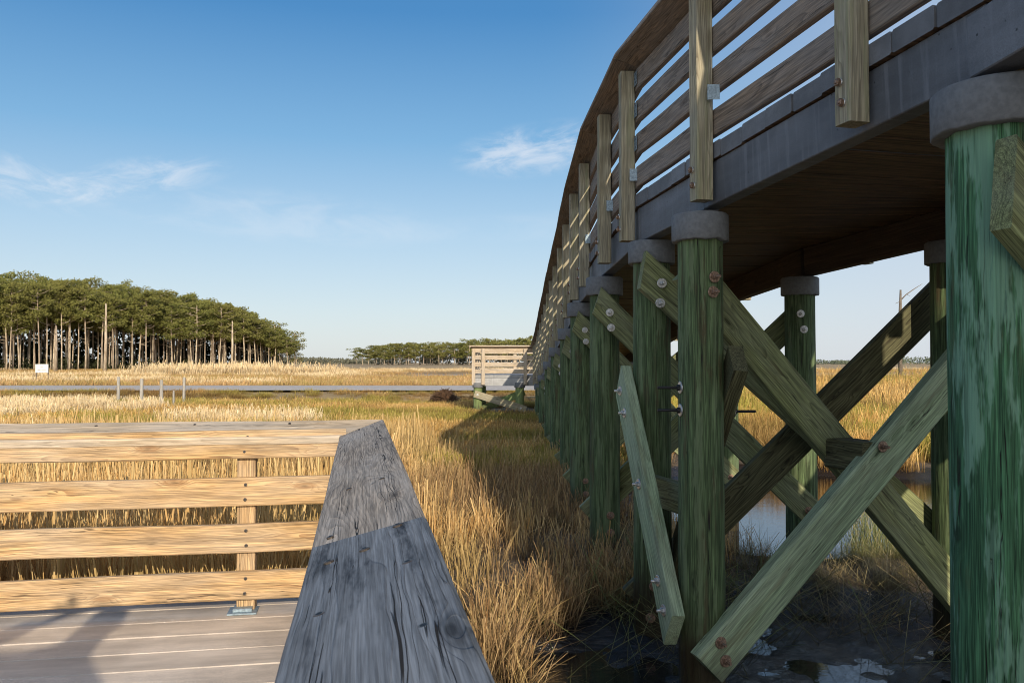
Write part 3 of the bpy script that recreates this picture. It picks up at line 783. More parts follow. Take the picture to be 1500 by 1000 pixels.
def scatter(name, meshes, pts, label, cat):
    colx = bpy.data.collections.new(name+'_kinds')
    for i, me in enumerate(meshes):
        ob = bpy.data.objects.new('%s_kind_%02d' % (name, i), me); colx.objects.link(ob)
    me = bpy.data.meshes.new(name); me.from_pydata([p[:3] for p in pts], [], [])
    for nm, ty, k, key in (('rot', 'FLOAT_VECTOR', 'vector', None), ('scl', 'FLOAT', 'value', 4), ('idx', 'INT', 'value', 5)):
        a = me.attributes.new(nm, ty, 'POINT')
        if nm == 'rot': a.data.foreach_set('vector', [c_ for p in pts for c_ in (p[6], p[7], p[3])])
        else: a.data.foreach_set('value', [p[key] for p in pts])
    o = bpy.data.objects.new(name, me); COL.objects.link(o)
    ng = bpy.data.node_groups.new(name, 'GeometryNodeTree')
    ng.interface.new_socket('Geometry', in_out='INPUT', socket_type='NodeSocketGeometry')
    ng.interface.new_socket('Geometry', in_out='OUTPUT', socket_type='NodeSocketGeometry')
    gi = ng.nodes.new('NodeGroupInput'); go = ng.nodes.new('NodeGroupOutput')
    ci = ng.nodes.new('GeometryNodeCollectionInfo'); ci.inputs['Collection'].default_value = colx
    ci.inputs['Separate Children'].default_value = True; ci.inputs['Reset Children'].default_value = True
    ip = ng.nodes.new('GeometryNodeInstanceOnPoints'); ip.inputs['Pick Instance'].default_value = True
    def na(nm, ty):
        x = ng.nodes.new('GeometryNodeInputNamedAttribute'); x.data_type = ty; x.inputs[0].default_value = nm; return x.outputs[0]
    L = ng.links.new
    L(gi.outputs[0], ip.inputs['Points']); L(ci.outputs[0], ip.inputs['Instance'])
    L(na('idx', 'INT'), ip.inputs['Instance Index']); L(na('rot', 'FLOAT_VECTOR'), ip.inputs['Rotation']); L(na('scl', 'FLOAT'), ip.inputs['Scale'])
    L(ip.outputs[0], go.inputs[0])
    md = o.modifiers.new('scatter', 'NODES'); md.node_group = ng
    tag(o, label, cat, kind='stuff'); return o
def pt(x, y, r, nk, s0=.8, s1=1.2, tilt=.12, dz=-.02):
    return (x, y, gh(x, y)+dz, r.uniform(0, 6.283), r.uniform(s0, s1), r.randrange(nk), r.gauss(0, tilt), r.gauss(0, tilt))
def under_deck(x, y):
    al = -sa*x+ca*y; lat = ca*x+sa*y
    return al < 5.0 and lat < .22
def near_pile(x, y):
    for b in BT:
        if math.hypot(x-b[0], y-b[1]) < .17 or math.hypot(x-b[2], y-b[3]) < .17: return True
    return False
r = random.Random(11)
reeds = [clump(20, .20, .48, .95, .0145, .12, .10, G_REED, s) for s in (1, 2, 3)] + [clump(26, .22, .35, .80, .0115, .40, .5, G_REED, s, up=.5) for s in (4, 5, 6)] + [clump(34, .24, .35, .78, .012, .32, .4, G_SHADOW_BROWN, s, up=.35) for s in (7, 8, 9)]
P = []
n_try = 6600
for i in range(n_try):
    y = r.uniform(4.1, 15); x = r.uniform(-.66*y-1.0, 1.3+.09*y)
    if under_deck(x, y) or near_pile(x, y): continue
    if mud(x, y) > .45 or creek(x, y) > .3 or puddle(x, y) > .4: continue
    if y > 12.5 and r.random() < (y-12.5)/3.5: continue
    dens = .9 if y < 11 else .7
    if x > -1.0 and y < 6.3: dens *= .6
    if x > .75 and y < 6.3: continue
    if x > -.3 and y < 5.6 and r.random() < .45: continue
    if mud(x, y) > .12 and r.random() < .7: continue
    if x > -.22+max(0, y-4.7)*.42 and y < 5.9: continue
    if x > -.7 and nz(x, y, .8, 31) < -.14: dens *= .5
    if r.random() > dens: continue
    lying = r.random() < (.20 if y < 9 and x < -.8 else .55 if y < 10.5 else .35)
    p = list(pt(x, y, r, 3, .58, .95, .10))
    if lying: p[5] = 3+r.randrange(3)
    if x > -.6: p[4] *= .40 if y < 5.9 else (.46 if y < 8 else .56)
    elif x > -1.3: p[4] *= .68
    if lying and x > -.6: p[4] *= 1.25
    if x > -1.1 and y > 7.6 and r.random() < .62: p[5] = 6+r.randrange(3)  # darker clumps mixed in to deepen the shadow left of the bridge
    elif x > -.2 and y < 7 and r.random() < .4: p[5] = 6+r.randrange(3)
    P.append(tuple(p))
kk = 0
while kk < 210:
    y = r.uniform(4.15, 6.6); x = r.uniform(-.55, 1.3)
    if not (.04 < mud(x, y) < .75) or under_deck(x, y) or near_pile(x, y) or puddle(x, y) > .5: continue
    kk += 1; p = list(pt(x, y, r, 3, .30, .52, .2)); p[5] = r.choice((3, 4, 5, 6, 7, 8, 8, 7)); P.append(tuple(p))
scatter('reeds', reeds, P, 'dense golden dry reeds standing around the viewing deck and under the footbridge', 'reeds')
# shaded clumps on the bank between mud and creek
shade = [clump(60, .22, .25, .60, .006, .30, .9, G_SHADE, s, up=.25) for s in (21, 22, 23)] + [clump(50, .16, .5, .85, .0055, .15, .5, G_SHADE, s) for s in (24, 25)]
P = []
for i in range(520):
    x = r.uniform(.9, 6.5); y = r.uniform(5.9, 7.3)
    if mud(x, y) > .5 or creek(x, y) > .55 or near_pile(x, y): continue
    P.append(pt(x, y, r, 3, .24, .44, .2))
for cx_, cy_, n in ((2.9, 7.0, 9), (3.9, 6.9, 5), (3.1, 7.0, 5)):
    for k in range(n):
        x, y = cx_+r.gauss(0, .13), cy_+r.gauss(0, .10)
        p = list(pt(x, y, r, 2, .6, .85, .1)); p[5] += 3; p[2] = max(p[2], -.03); P.append(tuple(p))
scatter('creek_grass', shade, P, 'thin green and straw coloured grass tufts on the shaded creek bank', 'grass')
# tall sunlit reeds beyond the creek, seen under the bridge
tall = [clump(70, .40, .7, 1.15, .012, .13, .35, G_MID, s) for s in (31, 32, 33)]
P = []
for i in range(2600):
    y = 12.5+(r.random()**1.4)*24; x = r.uniform(.08*y, .74*y+2)
    if creek(x, y) > .2 or near_pile(x, y) or (x < 2.9 and y < 25 and x > .5 and r.random() < .5): continue
    if PX0-.3 < x < PX1+.3 and PY0-.3 < y < PY1+.3: continue
    p = list(pt(x, y, r, 3, .75, 1.05, .1)); p[4] *= .58+.42*sst(13, 22, y); P.append(tuple(p))
scatter('tall_reeds', tall, P, 'bright tall straw reeds standing beyond the creek right of the footbridge', 'reeds')
# low marsh on the left
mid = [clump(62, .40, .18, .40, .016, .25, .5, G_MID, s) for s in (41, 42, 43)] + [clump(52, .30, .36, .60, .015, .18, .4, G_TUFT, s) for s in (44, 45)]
P = []
for i in range(12500):
    y = 11.5+(r.random()**1.25)*23.1; x = r.uniform(-.66*y-1, .10*y+.6)
    if creek(x, y) > .2 or near_pile(x, y): continue
    if PX0-.2 < x < PX1+.3 and PY0-.2 < y < PY1+.3: continue
    p = list(pt(x, y, r, 3, .7, 1.05, .12))
    tn = nz(x, y*1.6, .16, 12)
    if tn > .20 and r.random() < .6: p[5] = 3+r.randrange(2)
    if nz(x*.6, y*1.8, .33, 52) < -.28 and r.random() < .75: continue
    if y > 26: p[4] *= .8
    if x > -4.5 and y > 14: p[4] *= .70; p[5] %= 3
    if x > -3 and y < 16: p[4] *= .8
    if y > 31: p[5] %= 3; p[4] *= .75
    P.append(tuple(p))
scatter('marsh_grass', mid, P, 'low golden and green marsh grass spreading from the deck to the road', 'grass')
far = [clump(80, 1.3, .18, .36, .035, .25, .4, G_FAR, s) for s in (51, 52, 53)] + [clump(60, 1.2, .35, .6, .03, .15, .4, G_TUFT, s) for s in (54, 55)]
P = []
for i in range(7500):
    y = 43.5+(r.random()**1.4)*118; x = r.uniform(-.66*y-2, .74*y)
    if LAKE(x, y) > .15: continue
    if -16 < x and 84 < y < 95: continue
    p = list(pt(x, y, r, 3, .7, 1.1, .1))
    if (nz(x, y*2, .05, 22) > .15 or (-32 < x < -19 and 95 < y < 108)) and not (x > -14 and y < 96): p[5] = 3+r.randrange(2)
    if -42 < x < -22 and 95 < y < 108: p[4] *= 2.4; p[5] = 3+r.randrange(2)
    P.append(tuple(p))
scatter('distant_grass', far, P, 'pale straw coloured marsh grass beyond the road', 'grass')

# ================================================================== TREES
def bark_mat():
    m = bpy.data.materials.new('pine_bark'); nt = NT(m)
    g = nt.attr('gc'); ir = nt.t.nodes.new('ShaderNodeObjectInfo').outputs['Random']
    f = nt.noise(scalev(nt, g, 1.2, 5, 5), 1.0, 4.0, .7)[0]
    c = nt.mix(nt.mr(f, .35, .65), (.27, .20, .13), (.60, .50, .37))
    c = nt.mix(nt.mr(ir, .2, 1, 0, .55), c, (.17, .12, .09))
    nt.out(c, .9); return m
def leaf_mat(name, a, b, c3):
    m = bpy.data.materials.new(name); nt = NT(m)
    bd = nt.attr('bid', 'Fac'); ir = nt.t.nodes.new('ShaderNodeObjectInfo').outputs['Random']
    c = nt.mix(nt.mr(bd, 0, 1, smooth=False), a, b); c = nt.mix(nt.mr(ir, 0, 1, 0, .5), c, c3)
    bs = nt.t.nodes.new('ShaderNodeBsdfPrincipled'); nt.put(bs.inputs['Base Color'], c); bs.inputs['Roughness'].default_value = .7; bs.inputs['Specular IOR Level'].default_value = .2
    tb = nt.t.nodes.new('ShaderNodeBsdfTranslucent'); nt.put(tb.inputs[0], c)
    mx = nt.t.nodes.new('ShaderNodeMixShader'); mx.inputs[0].default_value = .2; o = nt.t.nodes.new('ShaderNodeOutputMaterial')
    nt.t.links.new(bs.outputs[0], mx.inputs[1]); nt.t.links.new(tb.outputs[0], mx.inputs[2]); nt.t.links.new(mx.outputs[0], o.inputs[0])
    return m
M['bark'] = bark_mat()
M['needles'] = leaf_mat('pine_needles', (.075, .088, .022), (.25, .245, .065), (.18, .155, .045))
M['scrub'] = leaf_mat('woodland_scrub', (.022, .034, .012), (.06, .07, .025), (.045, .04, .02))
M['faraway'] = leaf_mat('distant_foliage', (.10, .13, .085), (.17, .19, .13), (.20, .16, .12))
def puff(mb, c, rx, rz, n, ls, r, shell=.35):
    for i in range(n):
        a = r.uniform(0, 6.283); z = r.uniform(-1, 1); q = math.sqrt(1-z*z); rr = (shell+(1-shell)*r.random())
        p = Vector((c[0]+math.cos(a)*q*rx*rr, c[1]+math.sin(a)*q*rx*rr, c[2]+z*rz*rr))
        u = Vector((r.gauss(0, 1), r.gauss(0, 1), r.gauss(0, .6))).normalized(); v = u.orthogonal().normalized(); v = (Matrix.Rotation(r.uniform(0, 6.28), 3, u) @ v)
        w = u.cross(v); s = ls*r.uniform(.5, 1.2); t = s*r.uniform(.35, .8)
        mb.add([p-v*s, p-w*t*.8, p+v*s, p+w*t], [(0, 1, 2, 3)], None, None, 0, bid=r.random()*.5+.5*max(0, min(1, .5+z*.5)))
def pine(seed, Ht, cb, spread, ls, npuff, nleaf):
    """returns trunk mesh, crown mesh; cb = crown base as share of height"""
    r = random.Random(seed); tr = MB(); cr = MB()
    bx, by = r.uniform(-.3, .3), r.uniform(-.3, .3); pts = []; rad = []
    for i in range(8):
        f = i/7; pts.append((bx*f+.1*math.sin(f*5+seed), by*f, Ht*.96*f)); rad.append(.115*(1-.6*f)+.02)
    tube(tr, pts, rad, 8)
    def tp(f): return Vector((bx*f+.1*math.sin(f*5+seed), by*f, Ht*.96*f))
    for k in range(r.randint(4, 8)):        # dead stubs
        f = r.uniform(.3, cb+.05); a = r.uniform(0, 6.28); L = r.uniform(.4, 1.6); b0 = tp(f)
        tube(tr, [b0, b0+Vector((math.cos(a)*L*.6, math.sin(a)*L*.6, L*.1)), b0+Vector((math.cos(a)*L, math.sin(a)*L, L*.35))], [.05, .035, .012], 4)
    for k in range(npuff):
        f = cb+(1-cb)*(k+.5)/npuff; a = k*2.4+r.uniform(-.5, .5)
        prof = math.sin(math.pi*min(1, (.22+.78*(1-(f-cb)/(1-cb)))))**.6 if f > cb+.05 else .6
        L = spread*max(.25, prof)*r.uniform(.55, 1.1); b0 = tp(f); up_ = r.uniform(.1, .5)*L
        e = b0+Vector((math.cos(a)*L, math.sin(a)*L, up_))
        tube(tr, [b0, b0.lerp(e, .5)+Vector((0, 0, -.05*L)), e], [.075, .05, .02], 4)
        puff(cr, e, r.uniform(.75, 1.2)*spread*.42, r.uniform(.55, .85)*spread*.36, nleaf, ls, r)
        if r.random() < .7: puff(cr, b0.lerp(e, .5)+Vector((0, 0, .3)), spread*.34, spread*.2, int(nleaf*.6), ls, r)
    puff(cr, tp(1.0), spread*.40, spread*.30, int(nleaf*1.3), ls, r)
    a = tr.build('trunk', M['bark']); b = cr.build('crown', M['needles']); A, B = a.data, b.data
    bpy.data.objects.remove(a); bpy.data.objects.remove(b); return A, B
def place_tree(var, x, y, s, sz, label, group, rot, z=None, name='pine_tree'):
    t = bpy.data.objects.new(name, None); COL.objects.link(t); t.location = (x, y, (gh(x, y) if z is None else z)-.1)
    t.rotation_euler = (0, 0, rot); t.scale = (s, s, sz); tag(t, label, 'tree', group)
    for nm, me in (('trunk', var[0]), ('crown', var[1])):
        o = bpy.data.objects.new(nm, me); COL.objects.link(o); o.parent = t
    return t
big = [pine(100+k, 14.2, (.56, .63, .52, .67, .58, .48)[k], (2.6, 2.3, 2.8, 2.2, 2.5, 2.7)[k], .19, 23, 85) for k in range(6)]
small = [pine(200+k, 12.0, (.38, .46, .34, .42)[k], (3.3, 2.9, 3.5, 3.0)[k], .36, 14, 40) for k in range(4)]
r = random.Random(5)
# front edge of the wood from left to right
def wood_edge(f): return (-92+f*50, 117+f*52)
topv = lambda px: lerp_tab([(-200, 128), (0, 124), (100, 119), (200, 105), (300, 92), (350, 77), (385, 60), (412, 44), (430, 30)], px, 1)
cnt = 0; placed = []
tries = 0
while cnt < 222 and tries < 9000:
    tries += 1
    f = r.random(); depth = (r.random()**1.3)*30
    x, y = wood_edge(f); x += -depth*.35+r.gauss(0, .8); y += depth+r.gauss(0, .8)
    px = 750+1250*x/y
    if px > 424 or px < -75: continue
    if any((x-a)**2+(y-b)**2 < (1.15**2) for a, b in placed): continue
    placed.append((x, y))
    ht = topv(px)/1250*y+1.55
    ht *= r.uniform(.84, 1.04)+(.03 if depth > 10 else 0)
    s = r.uniform(.85, 1.15)*(1 if px < 380 else .75)
    t = place_tree(big[r.randrange(6)], x, y, s, ht/14.6, 'tall pine with bare lower trunk in the dense wood beyond the road on the left', 'pines of the wood on the left', r.uniform(0, 6.28)); cnt += 1
# ragged tree at the right-hand end of that wood
v = pine(333, 9.5, .18, 2.3, .17, 20, 50)
place_tree(v, -43.6, 171, 1.0, .80, 'ragged low branched pine at the right hand end of the left wood', None, 1.0)
v = pine(334, 9.5, .25, 2.3, .17, 17, 55)
place_tree(v, -47.3, 170, 1.1, 1.0, 'bushy short pine just left of the ragged end tree', None, 2.0)
# dead trunks standing in front of the wood
for k, (px, y, h, lb) in enumerate(((1133/3.333, 150, 8.7, 'pale dead trunk with no crown standing before the right part of the left wood'),
                                    (514/3.333, 118, 9.6, 'pale dead trunk with broken top left of the middle of the left wood'),
                                    (272/3.333, 116, 6.4, 'shorter bare dead trunk near the left edge of the wood'))):
    mb = MB(); x = (px-750)/1250*y
    tube(mb, [(0, 0, -.2), (.05, 0, h*.5), (0, .05, h)], [.26, .19, .10], 8)
    t = thing('dead_tree', (x, y, gh(x, y)), lb, 'dead tree')
    for q in range(5):
        z_ = h*r.uniform(.4, .95); a = r.uniform(0, 6.28); tube(mb, [(0, 0, z_), (math.cos(a)*.5, math.sin(a)*.5, z_+.1), (math.cos(a)*1.0, math.sin(a)*1.0, z_+.4)], [.05, .035, .012], 5)
    o = mb.build('trunk', M['bark']); o.parent = t
# undergrowth and darkness inside the wood
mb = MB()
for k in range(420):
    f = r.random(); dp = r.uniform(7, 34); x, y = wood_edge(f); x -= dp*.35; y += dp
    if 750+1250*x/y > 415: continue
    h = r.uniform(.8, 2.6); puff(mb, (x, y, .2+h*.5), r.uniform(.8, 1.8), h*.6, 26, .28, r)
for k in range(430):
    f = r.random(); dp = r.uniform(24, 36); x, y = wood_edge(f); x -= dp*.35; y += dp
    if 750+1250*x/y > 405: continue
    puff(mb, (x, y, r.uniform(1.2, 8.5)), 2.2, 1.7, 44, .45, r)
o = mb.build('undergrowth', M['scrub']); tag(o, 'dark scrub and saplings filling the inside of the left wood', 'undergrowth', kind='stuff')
# the farther wood in the middle
for k in range(66):
    u = (k+r.random())/66; px = 546+u*330; y = 395+r.random()*45
    x = (px-750)/1250*y
    tv = lerp_tab([(540, 22), (560, 24), (590, 27), (650, 28), (780, 35), (900, 38)], px, 1)
    ht = (tv/1250*y+1.5)*r.uniform(.88, 1.08)
    place_tree(small[r.randrange(4)], x, y, r.uniform(1.15, 1.5), ht/12.3, 'slim pine in the far wood behind the lookout platform', 'pines of the far wood behind the platform', r.uniform(0, 6.28))
for k, px in enumerate((522, 531, 540)):
    y = 400; x = (px-750)/1250*y
    place_tree(small[k], x, y, 1.1, (8.2-k*.4)/12.3, ('leftmost thin low pine standing apart from the far wood', 'middle of three thin pines apart from the far wood', 'third thin pine, touching the far wood at its left end')[k], None, k)
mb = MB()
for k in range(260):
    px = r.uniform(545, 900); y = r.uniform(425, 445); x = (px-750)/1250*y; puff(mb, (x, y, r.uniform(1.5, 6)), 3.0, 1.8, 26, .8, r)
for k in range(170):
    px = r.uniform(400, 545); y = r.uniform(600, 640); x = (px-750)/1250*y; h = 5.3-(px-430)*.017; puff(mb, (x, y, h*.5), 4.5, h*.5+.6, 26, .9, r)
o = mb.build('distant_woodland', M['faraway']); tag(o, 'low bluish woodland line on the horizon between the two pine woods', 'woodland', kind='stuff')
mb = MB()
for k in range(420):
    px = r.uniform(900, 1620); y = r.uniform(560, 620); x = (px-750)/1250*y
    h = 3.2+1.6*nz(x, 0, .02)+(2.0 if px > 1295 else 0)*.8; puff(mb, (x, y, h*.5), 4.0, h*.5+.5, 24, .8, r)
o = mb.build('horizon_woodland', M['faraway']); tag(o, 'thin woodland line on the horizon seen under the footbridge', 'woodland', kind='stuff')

# ================================================================== SMALL THINGS IN THE MARSH
def XY(px, y): return (px-750)/1250*y
for k, (px, y, h, rr, lb) in enumerate(((174, 30, 1.02, .055, 'leftmost of the four pale wooden stakes standing before the road'),
        (208, 27.5, 1.02, .060, 'second pale stake from the left, a little nearer than its neighbours'),
        (237, 28, .95, .058, 'third pale stake from the left, short with a dark band'),
        (270, 29, 1.02, .050, 'rightmost of the four pale wooden stakes before the road'),
        (255, 26.5, .66, .030, 'thin low stake between the third and fourth pale stakes'))):
    mb = MB(); x = XY(px, y); z0 = gh(x, y)
    lathe(mb, x, y, [(z0-.2, rr), (z0+.35, rr*1.0), (z0+.55, rr*.97), (z0+h-.03, rr*.92), (z0+h, rr*.75)], 10, .08, seed=k)
    o = mb.build('wooden_stake', M['post_grey']); tag(o, lb, 'stake')
y = 60; x = XY(62, y); z0 = gh(x, y)
sg = thing('information_sign', (x, y, z0), 'white rectangular sign board on two thin posts beyond the road', 'sign')
mb = MB(); board(mb, (x-.45, y-.03, z0+1.05), (x+.45, y-.03, z0+1.05), .60, .03); mb.build('sign_board', M['white'], sg)
for dx in (-.42, .42):
    one_board('sign_post', sg, M['snag'], (x+dx, y+.03, z0-.2), (x+dx, y+.03, z0+1.35), .07, .07, up=(1, 0, 0))
mb = MB()
for (u0, u1, zz) in ((-.12, .10, 1.17), (-.30, -.08, .95), (-.02, .28, .96)):
    board(mb, (x+u0, y-.05, z0+zz), (x+u1, y-.05, z0+zz), .035, .004, wob=0)
mb.build('lettering', M['ink'], sg)
y = 26; x = XY(61, y); mb = MB(); z0 = gh(x, y)
lathe(mb, x, y, [(z0, .12), (z0+.28, .13), (z0+.36, .11), (z0+.40, .05)], 12, .12); o = mb.build('marker_stub', M['white']); tag(o, 'small white stub standing low in the grass at the far left', 'marker')
# heap of dead stalks
mb = MB(); y = 31; x0 = XY(651, y); z0 = gh(x0, y); r = random.Random(3)
for k in range(900):
    a = r.uniform(0, 6.28); q = r.random()**.5; h = .48*(1-q**1.7)
    p = Vector((x0+math.cos(a)*q*.48, y+math.sin(a)*q*.45, z0+.05+h*r.uniform(.75, 1.05)))
    d = Vector((r.gauss(0, 1), r.gauss(0, 1), r.gauss(0, .35))).normalized(); L = r.uniform(.08, .22)
    tube(mb, [p-d*L, p+d*L+Vector((0, 0, r.uniform(-.04, .04)))], [.009, .006], 3)
o = mb.build('stalk_heap', M['lodge']); tag(o, 'rounded brown heap of dead stalks left of the lookout platform', 'heap')
# bare snag with slanting branch, right, under the bridge
y = 62; x = XY(1319, y); z0 = gh(x, y); sn = thing('bare_snag', (x, y, z0), 'thin bare snag with one slanting branch in the marsh seen under the footbridge', 'dead tree')
mb = MB(); tube(mb, [(x, y, z0-.3), (x-.04, y, z0+3), (x+.02, y, z0+5.2), (x+.06, y, z0+6.75)], [.17, .14, .12, .07], 8)
mb.build('trunk', M['snag'], sn)
mb = MB(); tube(mb, [(x+.06, y, z0+6.0), (x+.45, y, z0+6.4), (x+.95, y, z0+6.75), (x+1.65, y, z0+7.2)], [.05, .04, .035, .012], 6)
tube(mb, [(x+.03, y, z0+5.9), (x-.35, y, z0+5.75)], [.03, .01], 5); tube(mb, [(x+.5, y, z0+6.42), (x+.75, y, z0+6.3)], [.02, .008], 4)
mb.build('branch', M['snag'], sn)
# fallen stalks on the mud
r = random.Random(17)
P = []
litter = [clump(16, .30, .3, .8, .006, 1.2, .2, G_SHADE, s, up=1.0) for s in (61, 62, 63)]
for k in range(110):
    x = r.uniform(.35, 4); y = 5.75+r.gauss(0, .22) if k < 80 else r.uniform(4.3, 5.7)
    P.append(pt(x, y, r, 3, .6, 1.0, .1, .01))
scatter('fallen_stalks', litter, P, 'broken straw stalks lying along the edge of the dark mud', 'stalks')

# ================================================================== PHOTOGRAPHER on the deck (casts the shadow at lower left)
def skin_obj(name, chains, mat, parent, sub=2, root=0):
    """chains: list of lists of (point, radius or (rx,ry)); first point of a later chain may be an index tuple ('@', i)"""
    vs = []; es = []; rs = []
    for ch in chains:
        prev = None
        for it in ch:
            if it[0] == '@': prev = it[1]; continue
            vs.append(tuple(it[0])); rs.append(it[1] if isinstance(it[1], tuple) else (it[1], it[1])); i = len(vs)-1
            if prev is not None: es.append((prev, i))
            prev = i
    me = bpy.data.meshes.new(name); me.from_pydata(vs, es, []); me.materials.append(mat)
    o = bpy.data.objects.new(name, me); COL.objects.link(o)
    md = o.modifiers.new('skin', 'SKIN'); md.use_smooth_shade = True; md.use_x_symmetry = False
    sv = me.skin_vertices[0].data
    for i, q in enumerate(rs): sv[i].radius = q
    for i in range(len(vs)): sv[i].use_root = (i == root)
    ss = o.modifiers.new('sub', 'SUBSURF'); ss.levels = sub; ss.render_levels = sub
    if parent is not None: par(o, parent)
    return o
M['skin'] = simple('skin', (.50, .31, .22), .55, 0, 60, .08, .05)
M['jacket'] = simple('dark_blue_jacket', (.035, .05, .09), .85, 0, 90, .25, .4)
M['jeans'] = simple('grey_jeans', (.09, .10, .13), .85, 0, 140, .3, .4)
M['hair'] = simple('brown_hair', (.05, .03, .018), .7, 0, 120, .4, .6)
M['boot'] = simple('brown_boot', (.09, .055, .03), .6, 0, 50, .2, .2)
M['black'] = simple('black_plastic', (.02, .02, .022), .4, 0, 80, .1, .1)
F0 = Vector((-1.24, -.38, FZ))
V = lambda x, y, z: (F0.x+x, F0.y+y, F0.z+z)
pr = thing('person', F0, 'photographer in dark blue jacket and grey jeans reaching over the cap rail', 'person')
hd = V(.245, .02, 1.60)
def hand(wx, wy, wz, s, up_):
    """five curled fingers closing towards the camera body; s = side"""
    W = Vector((wx, wy, wz)); ch = []
    palm = W+Vector((-.02*s, .055, .004))
    return W, palm
LH, RH_ = Vector(V(.06, .10, 1.68)), Vector((-.155, -.325, ZC-.012))
chains = [[(V(.0, 0, .94), (.14, .10)), (V(.05, 0, 1.10), (.125, .09)), (V(.11, 0, 1.28), (.15, .10)), (V(.165, .0, 1.40), (.11, .08)), (V(.20, .01, 1.475), .052), (V(.225, .02, 1.54), (.062, .07)), (V(.245, .02, 1.62), (.074, .092)), (V(.25, .01, 1.70), (.05, .065))]]
# arms: shoulder -> elbow -> wrist -> palm, in index order after the spine (0..7)
chains.append([('@', 3), (V(.32, .0, 1.37), .052), (V(.56, -.06, 1.19), .042), ((-.235, -.39, ZC-.065), .026), (tuple(RH_+Vector((.008, -.02, -.02))), (.022, .034))])
chains.append([('@', 3), (V(-.05, .0, 1.37), .052), (V(-.33, .0, 1.44), .042), (V(-.05, .10, 1.60), .026), (tuple(LH+Vector((-.02, -.01, -.01))), (.022, .034))])
chains.append([('@', 0), (V(.095, .0, .88), .085), (V(.11, .05, .48), .056), (V(.12, .0, .09), .036)])
chains.append([('@', 0), (V(-.095, .0, .88), .085), (V(-.14, .03, .48), .056), (V(-.17, -.05, .09), .036)])
body = skin_obj('body', chains, M['skin'], pr)
for s_, hp in ((-1, RH_), (-1, LH)):
    for k in range(4):
        b0 = hp+Vector((.008*s_, .0, .018-.021*k)); q = (.95, 1.05, 1.0, .8)[k]
        skin_obj('finger', [[(tuple(b0-Vector((0, .02, 0))), .0095), (tuple(b0+Vector((.004*s_, .026*q, .002))), .009), (tuple(b0+Vector((-.012*s_, .050*q, .001))), .0085), (tuple(b0+Vector((-.034*s_, .056*q, -.002))), .0075)]], M['skin'], body, 1)
    skin_obj('thumb', [[(tuple(hp+Vector((0, -.03, .0))), .012), (tuple(hp+Vector((-.020*s_, -.028, .012))), .011), (tuple(hp+Vector((-.042*s_, -.018, .016))), .009)]], M['skin'], body, 1)
jk = [[(V(.0, 0, .86), (.165, .125)), (V(.02, 0, 1.0), (.155, .115)), (V(.07, 0, 1.15), (.155, .115)), (V(.11, 0, 1.30), (.19, .125)), (V(.15, .0, 1.41), (.15, .10)), (V(.20, -.01, 1.48), (.088, .085)), (V(.235, -.03, 1.58), (.095, .085)), (V(.25, -.035, 1.67), (.105, .095)), (V(.25, -.02, 1.735), (.085, .08))]]
jk.append([('@', 4), (V(.325, .0, 1.37), .072), (V(.56, -.06, 1.19), .058), ((-.25, -.40, ZC-.075), .040)])
jk.append([('@', 4), (V(-.06, .0, 1.39), .080), (V(-.34, .0, 1.44), .075), (V(-.075, .09, 1.59), .048)])
skin_obj('jacket', jk, M['jacket'], pr)
skin_obj('trousers', [[(V(0, 0, .95), (.15, .11)), (V(0, 0, .87), (.15, .115))], [('@', 1), (V(.10, .01, .80), .098), (V(.112, .05, .48), .074), (V(.12, .0, .10), .062)], [('@', 1), (V(-.10, .01, .80), .098), (V(-.142, .03, .48), .074), (V(-.17, -.05, .10), .062)]], M['jeans'], pr)
for q in (V(.12, 0, 0), V(-.17, -.05, 0)):
    skin_obj('boot', [[((q[0], q[1]-.04, q[2]+.045), .045), ((q[0], q[1]+.06, q[2]+.040), (.045, .036)), ((q[0], q[1]+.17, q[2]+.032), (.042, .028))], [('@', 0), ((q[0], q[1]-.02, q[2]+.14), .052)]], M['boot'], pr)
skin_obj('hair', [[((hd[0], hd[1]-.045, hd[2]-.02), (.070, .055)), ((hd[0]+.002, hd[1]-.03, hd[2]+.06), (.084, .085)), ((hd[0]+.004, hd[1]+.0, hd[2]+.115), (.066, .080))]], M['hair'], body)
for s_ in (-1, 1):
    mb = MB(); tube(mb, [(hd[0]+.034*s_-.012, hd[1]+.094, hd[2]+.022), (hd[0]+.034*s_-.012, hd[1]+.106, hd[2]+.022)], [.011, .006], 10); mb.build('eye', M['white'], body)
    skin_obj('ear', [[((hd[0]+.078*s_, hd[1], hd[2]-.02), .010), ((hd[0]+.086*s_, hd[1]-.006, hd[2]+.03), .014)]], M['skin'], body, 1)
skin_obj('nose', [[((hd[0], hd[1]+.092, hd[2]+.015), .009), ((hd[0], hd[1]+.115, hd[2]-.015), .012)]], M['skin'], body, 1)
mb = MB(); tube(mb, [(hd[0]-.022, hd[1]+.092, hd[2]-.048), (hd[0], hd[1]+.100, hd[2]-.050), (hd[0]+.022, hd[1]+.092, hd[2]-.048)], [.004, .006, .004], 6); mb.build('mouth', M['rust'], body)
ct = thing('handheld_camera', (0, -.27, ZC-.05), 'black hand held camera gripped in the right hand of the photographer', 'camera')
mb = MB(); board(mb, (-.145, -.305, ZC-.005), (.045, -.305, ZC-.005), .09, .04, bev=.008, wob=0); board(mb, (-.02, -.305, ZC+.052), (.02, -.305, ZC+.052), .03, .035, bev=.008, wob=0); mb.build('camera_body', M['black'], ct)
mb = MB(); tube(mb, [(0, -.286, ZC), (0, -.23, ZC), (0, -.185, ZC)], [.034, .034, .036], 24); mb.build('lens', M['black'], ct)


